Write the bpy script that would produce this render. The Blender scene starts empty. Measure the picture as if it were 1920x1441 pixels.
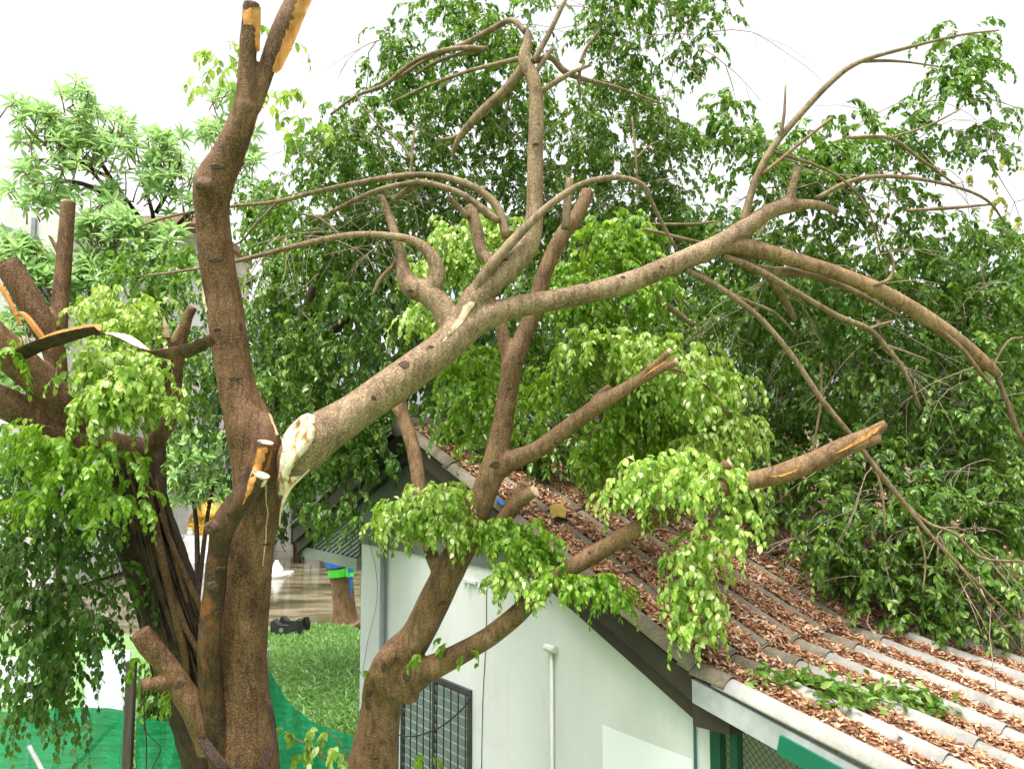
import bpy, math, random
import numpy as np
from mathutils import Vector, noise
from mathutils.bvhtree import BVHTree
from mathutils.geometry import delaunay_2d_cdt

R = math.radians
random.seed(7)
scn = bpy.context.scene
COL = scn.collection

# ------------------------------------------------------------------ camera, sky, sun, exposure
CAM_Z = 4.5
F = 1500.0                      # focal length in photo pixels (1920 wide)
PITCH = math.atan(129.5 / F)
cam = bpy.data.cameras.new('camera')
cam.lens = 36.0 * F / 1920.0
cam.sensor_width = 36.0
cam.clip_start = 0.05
cam.clip_end = 2000.0
camo = bpy.data.objects.new('camera', cam)
camo.location = (0, 0, CAM_Z)
camo.rotation_euler = (math.pi / 2 + PITCH, 0, 0)
COL.objects.link(camo)
scn.camera = camo

SUN_EL, SUN_AZ = 72.0, 215.0    # azimuth measured clockwise from +Y
w = bpy.data.worlds.new("World")
scn.world = w
w.use_nodes = True
nt = w.node_tree
for n in list(nt.nodes):
    nt.nodes.remove(n)
sky = nt.nodes.new('ShaderNodeTexSky')
sky.sky_type = 'NISHITA'
sky.sun_disc = False
sky.sun_elevation = R(SUN_EL)
sky.sun_rotation = R(SUN_AZ)
sky.air_density = 1.0
sky.dust_density = 6.0
sky.ozone_density = 1.0
hs = nt.nodes.new('ShaderNodeHueSaturation')
hs.inputs['Saturation'].default_value = 0.10
hs.inputs['Value'].default_value = 1.0
bgn = nt.nodes.new('ShaderNodeBackground')
bgn.inputs['Strength'].default_value = 0.15
won = nt.nodes.new('ShaderNodeOutputWorld')
nt.links.new(sky.outputs[0], hs.inputs['Color'])
nt.links.new(hs.outputs[0], bgn.inputs['Color'])
nt.links.new(bgn.outputs[0], won.inputs['Surface'])

sl = bpy.data.lights.new('sun', 'SUN')
sl.energy = 1.4
sl.angle = R(25)
sl.color = (1.0, 0.97, 0.92)
so = bpy.data.objects.new('sun', sl)
so.rotation_euler = (R(90 - SUN_EL), 0, R(180 - SUN_AZ))
so.location = (0, -5, 30)
COL.objects.link(so)

vs = scn.view_settings
vs.view_transform = 'Standard'
vs.look = 'None'
vs.gamma = 1.0
vs.exposure = 1.45

# ------------------------------------------------------------------ projection helpers
CAM = np.array([0.0, 0.0, CAM_Z])
FW = np.array([0, math.cos(PITCH), math.sin(PITCH)])
UP = np.array([0, -math.sin(PITCH), math.cos(PITCH)])
RT = np.array([1.0, 0, 0])


def ray(px, py):
    return FW + (px - 960.0) / F * RT - (py - 720.5) / F * UP


def P(px, py, d):
    """world point seen at photo pixel (px, py), d metres in front of the camera"""
    return CAM + d * ray(px, py)


def G(px, py, z=0.0):
    r = ray(px, py)
    return CAM + r * ((z - CAM_Z) / r[2])


def m2(px, d):
    return px * d / F


# ------------------------------------------------------------------ materials
MATS = {}


def new_mat(name):
    m = bpy.data.materials.new(name)
    m.use_nodes = True
    t = m.node_tree
    b = t.nodes.get('Principled BSDF')
    MATS[name] = m
    return m, t, b


def ramp(t, cols, interp='LINEAR'):
    r = t.nodes.new('ShaderNodeValToRGB')
    e = r.color_ramp.elements
    r.color_ramp.interpolation = interp
    n = len(cols)
    for i, c in enumerate(cols):
        pos, col = c if len(c) == 2 else (i / (n - 1), c)
        if i < 2:
            el = e[i]
            el.position = pos
        else:
            el = e.new(pos)
        el.color = (*col, 1)
    return r


def coords(t, scale=(1, 1, 1)):
    tc = t.nodes.new('ShaderNodeTexCoord')
    mp = t.nodes.new('ShaderNodeMapping')
    mp.inputs['Scale'].default_value = scale
    t.links.new(tc.outputs['Object'], mp.inputs['Vector'])
    return mp.outputs[0]


def noise_node(t, vec, scale, detail=6, rough=0.6, dist=0.0):
    n = t.nodes.new('ShaderNodeTexNoise')
    n.inputs['Scale'].default_value = scale
    n.inputs['Detail'].default_value = detail
    n.inputs['Roughness'].default_value = rough
    n.inputs['Distortion'].default_value = dist
    t.links.new(vec, n.inputs['Vector'])
    return n


def mix(t, a, b, fac, mode='MIX'):
    m = t.nodes.new('ShaderNodeMix')
    m.data_type = 'RGBA'
    m.blend_type = mode
    for sock, v in ((m.inputs[6], a), (m.inputs[7], b), (m.inputs[0], fac)):
        if isinstance(v, (int, float)):
            sock.default_value = v
        elif isinstance(v, tuple):
            sock.default_value = (*v, 1)
        else:
            t.links.new(v, sock)
    return m.outputs[2]


def bump(t, b, h, strength=0.4, dist=0.01):
    n = t.nodes.new('ShaderNodeBump')
    n.inputs['Strength'].default_value = strength
    n.inputs['Distance'].default_value = dist
    t.links.new(h, n.inputs['Height'])
    t.links.new(n.outputs[0], b.inputs['Normal'])


def mat_plain(name, c1, c2, scale=3.0, rough=0.6, bstr=0.15, bscale=40, bdist=0.004, stretch=(1, 1, 1), spec=0.4, metal=0.0):
    m, t, b = new_mat(name)
    v = coords(t, stretch)
    n = noise_node(t, v, scale, 8, 0.65, 0.3)
    r = ramp(t, [(0.3, c1), (0.7, c2)])
    t.links.new(n.outputs['Fac'], r.inputs[0])
    t.links.new(r.outputs[0], b.inputs['Base Color'])
    b.inputs['Roughness'].default_value = rough
    b.inputs['Specular IOR Level'].default_value = spec
    b.inputs['Metallic'].default_value = metal
    n2 = noise_node(t, v, bscale, 4)
    bump(t, b, n2.outputs['Fac'], bstr, bdist)
    return m


def mat_bark(name, dark, mid, light, speck=0.5, rough=0.65, moss=None):
    """smooth fig bark: large damp patches, fine pale speckle and ring-like lenticels"""
    m, t, b = new_mat(name)
    v = coords(t)
    big = noise_node(t, v, 3.2, 6, 0.6, 0.5)
    r = ramp(t, [(0.36, dark), (0.5, mid), (0.66, light)])
    t.links.new(big.outputs['Fac'], r.inputs[0])
    fine = noise_node(t, v, 85, 5, 0.8)
    r2 = ramp(t, [(0.40, tuple(c * 0.4 for c in mid)), (0.50, mid), (0.62, tuple(min(1, c * 2.0) for c in light))])
    t.links.new(fine.outputs['Fac'], r2.inputs[0])
    col = mix(t, r.outputs[0], r2.outputs[0], speck)
    streak = noise_node(t, coords(t, (9, 9, 2.2)), 2.4, 5, 0.6, 1.0)
    r3 = ramp(t, [(0.36, (0.42, 0.36, 0.34)), (0.55, (1, 1, 1))])
    t.links.new(streak.outputs['Fac'], r3.inputs[0])
    col = mix(t, col, r3.outputs[0], 0.75, 'MULTIPLY')
    if moss:
        mn = noise_node(t, v, 6.0, 6, 0.7)
        mr = ramp(t, [(0.55, (0, 0, 0)), (0.7, (1, 1, 1))])
        t.links.new(mn.outputs['Fac'], mr.inputs[0])
        col = mix(t, col, moss, mr.outputs[0])
    t.links.new(col, b.inputs['Base Color'])
    b.inputs['Roughness'].default_value = rough
    b.inputs['Specular IOR Level'].default_value = 0.22
    ringn = noise_node(t, coords(t, (6, 6, 60)), 1.6, 4, 0.6, 0.6)
    h = mix(t, fine.outputs['Fac'], ringn.outputs['Fac'], 0.45)
    bump(t, b, h, 0.55, 0.012)
    return m


def mat_leaf(name, cols, trans, tfac=0.35, rough=0.32):
    m, t, b = new_mat(name)
    g = t.nodes.new('ShaderNodeNewGeometry')
    r = ramp(t, cols)
    t.links.new(g.outputs['Random Per Island'], r.inputs[0])
    t.links.new(r.outputs[0], b.inputs['Base Color'])
    b.inputs['Roughness'].default_value = rough
    b.inputs['Specular IOR Level'].default_value = 0.38
    tr = t.nodes.new('ShaderNodeBsdfTranslucent')
    tc = mix(t, r.outputs[0], trans, 0.55)
    t.links.new(tc, tr.inputs['Color'])
    ms = t.nodes.new('ShaderNodeMixShader')
    ms.inputs[0].default_value = tfac
    t.links.new(b.outputs[0], ms.inputs[1])
    t.links.new(tr.outputs[0], ms.inputs[2])
    t.links.new(ms.outputs[0], t.nodes['Material Output'].inputs['Surface'])
    return m


BARK = mat_bark('bark_brown', (0.053, 0.027, 0.011), (0.129, 0.068, 0.032), (0.228, 0.131, 0.066), 0.45)
BARK2 = mat_bark('bark_second', (0.088, 0.047, 0.021), (0.180, 0.105, 0.051), (0.274, 0.171, 0.087), 0.4)
BARKL = mat_bark('bark_limb', (0.111, 0.069, 0.040), (0.221, 0.147, 0.084), (0.350, 0.250, 0.150), 0.5)
BARKS = mat_bark('bark_stained', (0.028, 0.016, 0.009), (0.062, 0.034, 0.018), (0.13, 0.070, 0.032), 0.35, 0.5, (0.20, 0.075, 0.018))
BARKG = mat_bark('bark_golden', (0.16, 0.095, 0.050), (0.28, 0.175, 0.090), (0.40, 0.27, 0.155), 0.35)
BARKD = mat_bark('bark_dark', (0.021, 0.013, 0.009), (0.045, 0.027, 0.018), (0.098, 0.057, 0.038), 0.35)
BARKT = mat_bark('bark_twig', (0.127, 0.084, 0.044), (0.212, 0.146, 0.084), (0.307, 0.225, 0.132), 0.3)
BARKTAN = mat_bark('bark_tan', (0.15, 0.085, 0.042), (0.24, 0.140, 0.072), (0.31, 0.195, 0.105), 0.2)
WOODP = mat_plain('pale_splintered_wood', (0.58, 0.37, 0.20), (0.86, 0.72, 0.52), 9, 0.8, 0.9, 60, 0.012, (3, 3, 0.8), 0.2)
m, t, b = new_mat('torn_grain_wood')
v = coords(t, (6, 6, 1.3))
n1 = noise_node(t, v, 3.2, 8, 0.62, 0.5)
r_ = ramp(t, [(0.34, (0.24, 0.11, 0.04)), (0.42, (0.55, 0.33, 0.15)), (0.50, (0.86, 0.70, 0.48)), (0.66, (0.94, 0.84, 0.68))])
t.links.new(n1.outputs['Fac'], r_.inputs[0])
t.links.new(r_.outputs[0], b.inputs['Base Color'])
b.inputs['Roughness'].default_value = 0.8
n2 = noise_node(t, coords(t, (8, 8, 0.9)), 7, 6, 0.65, 0.3)
bump(t, b, n2.outputs['Fac'], 1.0, 0.02)
WOODG = m
WOODO = mat_plain('orange_cut_wood', (0.42, 0.165, 0.040), (0.66, 0.33, 0.11), 7, 0.75, 0.7, 50, 0.008, (4, 4, 0.7), 0.2)
WOODC = mat_plain('cut_wood_face', (0.42, 0.28, 0.18), (0.72, 0.58, 0.43), 14, 0.85, 0.5, 70, 0.006, (1, 1, 1), 0.2)
KNOT = mat_plain('bark_knot', (0.030, 0.018, 0.011), (0.11, 0.066, 0.040), 60, 0.8, 0.9, 60, 0.01)
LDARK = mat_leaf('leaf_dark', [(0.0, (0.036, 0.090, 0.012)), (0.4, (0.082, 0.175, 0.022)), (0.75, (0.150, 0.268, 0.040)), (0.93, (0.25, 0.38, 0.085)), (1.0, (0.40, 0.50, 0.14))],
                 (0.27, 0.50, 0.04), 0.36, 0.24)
LMID = mat_leaf('leaf_mid', [(0.0, (0.075, 0.18, 0.012)), (0.5, (0.16, 0.32, 0.022)), (0.85, (0.27, 0.43, 0.040)), (1.0, (0.46, 0.58, 0.13))],
                (0.42, 0.66, 0.04), 0.44, 0.3)
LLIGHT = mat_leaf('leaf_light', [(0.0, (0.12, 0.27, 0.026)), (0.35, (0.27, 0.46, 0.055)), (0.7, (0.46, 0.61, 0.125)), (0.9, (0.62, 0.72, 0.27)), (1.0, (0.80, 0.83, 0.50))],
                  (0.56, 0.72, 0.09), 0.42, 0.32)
LWHORL = mat_leaf('leaf_whorled', [(0.0, (0.19, 0.35, 0.10)), (0.5, (0.31, 0.50, 0.17)), (0.97, (0.47, 0.64, 0.28)), (1.0, (0.65, 0.46, 0.05))],
                  (0.48, 0.68, 0.24), 0.44, 0.34)  # washed-out tone: distance haze is put into the leaf colour
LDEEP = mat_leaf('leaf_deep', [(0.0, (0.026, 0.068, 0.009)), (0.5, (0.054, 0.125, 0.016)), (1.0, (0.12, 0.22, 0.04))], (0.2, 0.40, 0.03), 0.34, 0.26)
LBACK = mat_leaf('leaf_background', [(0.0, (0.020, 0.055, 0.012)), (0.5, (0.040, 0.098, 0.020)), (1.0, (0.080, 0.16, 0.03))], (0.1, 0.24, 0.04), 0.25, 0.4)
LYEL = mat_leaf('leaf_yellow', [(0.0, (0.25, 0.28, 0.05)), (1.0, (0.5, 0.45, 0.10))], (0.5, 0.5, 0.1), 0.4, 0.5)
LITTER = mat_leaf('leaf_litter', [(0.0, (0.10, 0.042, 0.020)), (0.3, (0.29, 0.120, 0.050)), (0.6, (0.44, 0.235, 0.12)), (0.85, (0.54, 0.35, 0.21)), (1.0, (0.68, 0.55, 0.42))],
                  (0.30, 0.12, 0.05), 0.12, 0.6)
GRASSB = mat_leaf('grass_blade', [(0.0, (0.24, 0.45, 0.12)), (0.6, (0.38, 0.62, 0.21)), (1.0, (0.55, 0.72, 0.36))], (0.25, 0.45, 0.1), 0.35, 0.5)


# ------------------------------------------------------------------ mesh helpers
ORIGIN = {}


def link(name, me, parent=None, loc=None):
    o = bpy.data.objects.new(name, me)
    COL.objects.link(o)
    if parent is not None:
        o.parent = parent
        ORIGIN[o.name] = ORIGIN[parent.name]
    else:
        o.location = tuple(loc) if loc is not None else (0, 0, 0)
        ORIGIN[o.name] = np.array(o.location)
    return o


def tag(o, label=None, cat=None, group=None, kind=None):
    if label: o['label'] = label
    if cat: o['category'] = cat
    if group: o['group'] = group
    if kind: o['kind'] = kind
    return o


def empty(name, loc, label, cat, group=None):
    o = bpy.data.objects.new(name, None)
    o.empty_display_size = 0.3
    COL.objects.link(o)
    o.location = tuple(loc)
    ORIGIN[o.name] = np.array(loc, float)
    return tag(o, label, cat, group)


def np_mesh(name, V, quads=None, tris=None, matidx_q=None, matidx_t=None):
    me = bpy.data.meshes.new(name)
    V = np.asarray(V, np.float32)
    nq = 0 if quads is None else len(quads)
    ntr = 0 if tris is None else len(tris)
    me.vertices.add(len(V))
    me.vertices.foreach_set('co', V.ravel())
    loops = []
    if nq: loops.append(np.asarray(quads, np.int32).ravel())
    if ntr: loops.append(np.asarray(tris, np.int32).ravel())
    loops = np.concatenate(loops)
    me.loops.add(len(loops))
    me.loops.foreach_set('vertex_index', loops)
    me.polygons.add(nq + ntr)
    ls = np.concatenate([np.arange(nq) * 4, nq * 4 + np.arange(ntr) * 3]).astype(np.int32)
    me.polygons.foreach_set('loop_start', ls)
    mi = np.concatenate([np.zeros(nq) if matidx_q is None else matidx_q, np.zeros(ntr) if matidx_t is None else matidx_t]).astype(np.int32)
    me.polygons.foreach_set('material_index', mi)
    me.update(calc_edges=True)
    return me


def catmull(pts, step=None, n=6):
    pts = np.asarray(pts, float)
    if len(pts) == 2:
        k = max(2, n)
        s = np.linspace(0, 1, k + 1)[:, None]
        return pts[0] * (1 - s) + pts[1] * s
    ext = np.vstack([2 * pts[0] - pts[1], pts, 2 * pts[-1] - pts[-2]])
    out = []
    for i in range(1, len(ext) - 2):
        p0, p1, p2, p3 = ext[i - 1:i + 3]
        for k in range(n):
            t = k / n
            out.append(0.5 * ((2 * p1) + (-p0 + p2) * t + (2 * p0 - 5 * p1 + 4 * p2 - p3) * t * t + (-p0 + 3 * p1 - 3 * p2 + p3) * t ** 3))
    out.append(ext[-2])
    return np.array(out)


class MB:
    """collects simple shapes in world coordinates, builds one mesh object"""
    def __init__(self):
        self.v, self.f, self.m = [], [], []

    def poly(self, pts, mi=0):
        b = len(self.v)
        self.v += [tuple(p) for p in pts]
        self.f.append(tuple(range(b, b + len(pts))))
        self.m.append(mi)

    def prism(self, pts, vec, mi=0):
        """extrude a planar polygon along vec, closed"""
        b = len(self.v)
        n = len(pts)
        vec = np.asarray(vec, float)
        self.v += [tuple(p) for p in pts] + [tuple(np.asarray(p) + vec) for p in pts]
        self.f += [tuple(range(b, b + n))[::-1], tuple(range(b + n, b + 2 * n))]
        self.f += [(b + i, b + (i + 1) % n, b + n + (i + 1) % n, b + n + i) for i in range(n)]
        self.m += [mi] * (n + 2)

    def box(self, o, ax, ay, az, mi=0):
        o, ax, ay, az = (np.asarray(q, float) for q in (o, ax, ay, az))
        self.prism([o, o + ax, o + ax + ay, o + ay], az, mi)

    def cbox(self, c, sx, sy, sz, rot=0.0, mi=0):
        """box standing on point c"""
        ca, sa = math.cos(rot), math.sin(rot)
        ax, ay = np.array([ca, sa, 0]) * sx, np.array([-sa, ca, 0]) * sy
        self.box(np.asarray(c, float) - ax / 2 - ay / 2, ax, ay, (0, 0, sz), mi)

    def tube(self, pts, rad, sides=8, cap=True, mi=0, wob=0.0, wf=6.0):
        pts = np.asarray(pts, float)
        rad = np.broadcast_to(np.asarray(rad, float), (len(pts),))
        tang = np.gradient(pts, axis=0)
        tang /= np.linalg.norm(tang, axis=1)[:, None] + 1e-9
        ref = np.array([0.0, 1, 0]) if abs(tang[0][1]) < 0.9 else np.array([1.0, 0, 0])
        x = np.cross(tang[0], ref)
        x /= np.linalg.norm(x)
        b = len(self.v)
        for i, (p, t, r) in enumerate(zip(pts, tang, rad)):
            x = x - t * np.dot(x, t)
            x /= np.linalg.norm(x) + 1e-9
            y = np.cross(t, x)
            for k in range(sides):
                a = 2 * math.pi * k / sides
                dvec = x * math.cos(a) + y * math.sin(a)
                rr = r
                if wob:
                    q = p + dvec * r
                    rr = r * (1 + wob * noise.noise(Vector(q * wf)) + 0.5 * wob * noise.noise(Vector(q * wf * 3.1)))
                self.v.append(tuple(p + dvec * rr))
        for i in range(len(pts) - 1):
            for k in range(sides):
                k2 = (k + 1) % sides
                self.f.append((b + i * sides + k, b + i * sides + k2, b + (i + 1) * sides + k2, b + (i + 1) * sides + k))
                self.m.append(mi)
        if cap:
            self.f.append(tuple(b + k for k in range(sides))[::-1])
            e = b + (len(pts) - 1) * sides
            self.f.append(tuple(e + k for k in range(sides)))
            self.m += [mi, mi]

    def branch(self, pl, sides=10, n=6, wob=0.05, mi=0, cap=True, wf=6.0):
        """pl: photo-traced points (px, py, depth, width in px)"""
        c = np.array([np.append(P(x, y, d), m2(wd, d) / 2) for x, y, d, wd in pl])
        c = catmull(c, n=n)
        self.tube(c[:, :3], np.maximum(c[:, 3], 0.0015), sides, cap, mi, wob, wf)

    def lathe(self, c, prof, sides=20, mi=0):
        b = len(self.v)
        for r, z in prof:
            for k in range(sides):
                a = 2 * math.pi * k / sides
                self.v.append((c[0] + r * math.cos(a), c[1] + r * math.sin(a), c[2] + z))
        for i in range(len(prof) - 1):
            for k in range(sides):
                k2 = (k + 1) % sides
                self.f.append((b + i * sides + k, b + i * sides + k2, b + (i + 1) * sides + k2, b + (i + 1) * sides + k))
                self.m.append(mi)
        self.f.append(tuple(b + k for k in range(sides))[::-1])
        e = b + (len(prof) - 1) * sides
        self.f.append(tuple(e + k for k in range(sides)))
        self.m += [mi, mi]

    def build(self, name, mats, parent=None, smooth=False, loc=None, bevel=0.0, voxel=0.0, smooth_it=6):
        org = ORIGIN[parent.name] if parent is not None else (np.array(loc, float) if loc is not None else np.zeros(3))
        me = bpy.data.meshes.new(name)
        V = (np.asarray(self.v, float) - org)
        me.from_pydata(V.tolist(), [], self.f)
        for mm in (mats if isinstance(mats, (list, tuple)) else [mats]):
            me.materials.append(mm)
        me.polygons.foreach_set('material_index', self.m)
        o = link(name, me, parent, loc)
        if voxel:
            md = o.modifiers.new('remesh', 'REMESH')
            md.mode = 'VOXEL'
            md.voxel_size = voxel
            md.use_smooth_shade = True
            ms = o.modifiers.new('smooth', 'SMOOTH')
            ms.iterations = smooth_it
            ms.factor = 0.6
            dg = bpy.context.evaluated_depsgraph_get()
            me2 = bpy.data.meshes.new_from_object(o.evaluated_get(dg), depsgraph=dg)
            o.modifiers.clear()
            o.data = me2
            me2.materials.clear()
            for mm in (mats if isinstance(mats, (list, tuple)) else [mats]):
                me2.materials.append(mm)
            smooth = True
            me = me2
        if smooth:
            me.polygons.foreach_set('use_smooth', [True] * len(me.polygons))
        if bevel:
            bv = o.modifiers.new('bevel', 'BEVEL')
            bv.width = bevel
            bv.segments = 2
            bv.limit_method = 'ANGLE'
        me.update()
        return o


def bvh_of(objs):
    V, Fc = [], []
    for o in objs:
        org = ORIGIN[o.name]
        b = len(V)
        V += [tuple(np.array(v.co) + org) for v in o.data.vertices]
        Fc += [tuple(b + i for i in p.vertices) for p in o.data.polygons]
    return BVHTree.FromPolygons(V, Fc)


def patch(name, poly, bvh, mat, parent, lift=0.006, rough=0.004, step=7, depth=None, nf=30, flat=False):
    """torn-wood patch lying on the bark: outline in photo pixels, cast onto the limb, with its own thickness"""
    pts = []
    n = len(poly)
    for i in range(n):
        a, b = np.array(poly[i], float), np.array(poly[(i + 1) % n], float)
        k = max(1, int(np.linalg.norm(b - a) / step))
        for j in range(k):
            pts.append(a + (b - a) * j / k)
    nb = len(pts)
    xs = [p[0] for p in poly]; ys = [p[1] for p in poly]

    def inside(x, y):
        c = False
        for i in range(n):
            x1, y1 = poly[i]; x2, y2 = poly[(i + 1) % n]
            if (y1 > y) != (y2 > y) and x < (x2 - x1) * (y - y1) / (y2 - y1) + x1:
                c = not c
        return c
    y = min(ys)
    while y < max(ys):
        x = min(xs)
        while x < max(xs):
            q = np.array([x + random.uniform(-1.5, 1.5), y + random.uniform(-1.5, 1.5)])
            if inside(*q) and min(np.linalg.norm(q - b) for b in pts[:nb]) > step * 0.5:
                pts.append(q)
            x += step
        y += step
    co, _, faces, _, _, _ = delaunay_2d_cdt([Vector((p[0], p[1])) for p in pts], [], [tuple(range(nb))], 1, 1e-4)
    front, back = [], []
    dep, rays = [], []
    for q in co:
        r = ray(q[0], q[1])
        L = np.linalg.norm(r)
        hit = bvh.ray_cast(Vector(CAM), Vector(r / L), 20)
        if hit[0] is not None and abs(hit[3] / L - (depth or 5.5)) < 0.6:
            d = hit[3] / L
        else:
            near = bvh.find_nearest(Vector(CAM + r * (depth or 5.5)))
            d = float(np.dot(np.array(near[0]) - CAM, r)) / (L * L)
        dep.append(d); rays.append(r)
    dep = np.array(dep)
    nb_ = [set() for _ in co]
    for f in faces:
        for a in f:
            nb_[a].update(b for b in f if b != a)
    for _ in range(3):
        dep = np.array([0.5 * dep[i] + 0.5 * np.mean([dep[k] for k in nb_[i]]) if nb_[i] else dep[i] for i in range(len(dep))])
    for i, q in enumerate(co):
        r, d = rays[i], dep[i]
        edge = i < nb
        h = lift * (0.35 if edge else 1.0) + (0 if edge else rough * (0.5 + noise.noise(Vector(((q[0] * .94 + q[1] * .34) / nf * 2.2, (q[1] * .94 - q[0] * .34) / nf * 0.3, 3.1)))))
        front.append(CAM + r * (d - h))
        back.append(CAM + r * (d + 0.012))
    mb = MB()
    nv = len(front)
    mb.v = [tuple(p) for p in front] + [tuple(p) for p in back]
    for f in faces:
        mb.f.append(tuple(f)); mb.m.append(0)
        mb.f.append(tuple(i + nv for i in f)[::-1]); mb.m.append(0)
    for i in range(nb):
        j = (i + 1) % nb
        mb.f.append((i, j, j + nv, i + nv)); mb.m.append(0)
    return mb.build(name, mat, parent, smooth=True)


def cut_face(pts, mat, parent, name='cut_face', scale=0.96, back=0.004, tilt=(0, 0, 0)):
    """sawn end disc on the tip of a traced branch (last point of pts)"""
    a = P(*pts[-2][:3]); b = P(*pts[-1][:3])
    t = (b - a) / np.linalg.norm(b - a) + np.array(tilt)
    t /= np.linalg.norm(t)
    r = m2(pts[-1][3], pts[-1][2]) / 2 * scale
    mb = MB()
    mb.tube([b - t * 0.02, b + t * back, b + t * (back + 0.002)], [r * 0.9, r, r * 0.8], 18, True, 0, 0.06, 20)
    return mb.build(name, mat, parent, smooth=False)


# ------------------------------------------------------------------ foliage
def leaf_mesh(base, direc, nrm, length, width, near=True, curl=0.15):
    """one leaf per row; near leaves have a midrib and six faces, far ones two folded quads"""
    N = len(base)
    t = direc / (np.linalg.norm(direc, axis=1)[:, None] + 1e-9)
    nrm = nrm - t * np.sum(nrm * t, axis=1)[:, None]
    nrm /= np.linalg.norm(nrm, axis=1)[:, None] + 1e-9
    s = np.cross(t, nrm)
    L = length[:, None]
    W = width[:, None]
    c = curl if np.ndim(curl) else np.full(N, curl)
    c = c[:, None]

    def pt(u, side, lift):
        return base + t * L * u + s * W * side + nrm * (L * (lift - c * u * u))
    if near:
        vs_ = [pt(0, 0, 0), pt(.35, 0, 0), pt(.7, 0, 0), pt(1.0, 0, -.04), pt(.25, .42, .09), pt(.62, .40, .08), pt(.25, -.42, .09), pt(.62, -.40, .08), pt(.88, .10, .0), pt(.88, -.10, 0)]
        V = np.stack(vs_, 1).reshape(-1, 3)
        b = (np.arange(N) * 10)[:, None]
        q = np.concatenate([b + np.array([[1, 4, 5, 2]]), b + np.array([[2, 5, 8, 3]]), b + np.array([[1, 2, 7, 6]]), b + np.array([[2, 3, 9, 7]])])
        tr = np.concatenate([b + np.array([[0, 4, 1]]), b + np.array([[0, 1, 6]])])
        return V, q, tr
    vs_ = [pt(0, 0, 0), pt(.30, .46, .10), pt(.68, .33, .07), pt(1, 0, 0), pt(.68, -.33, .07), pt(.30, -.46, .10)]
    V = np.stack(vs_, 1).reshape(-1, 3)
    b = (np.arange(N) * 6)[:, None]
    q = np.concatenate([b + np.array([[0, 1, 2, 3]]), b + np.array([[0, 3, 4, 5]])])
    return V, q, None


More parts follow.
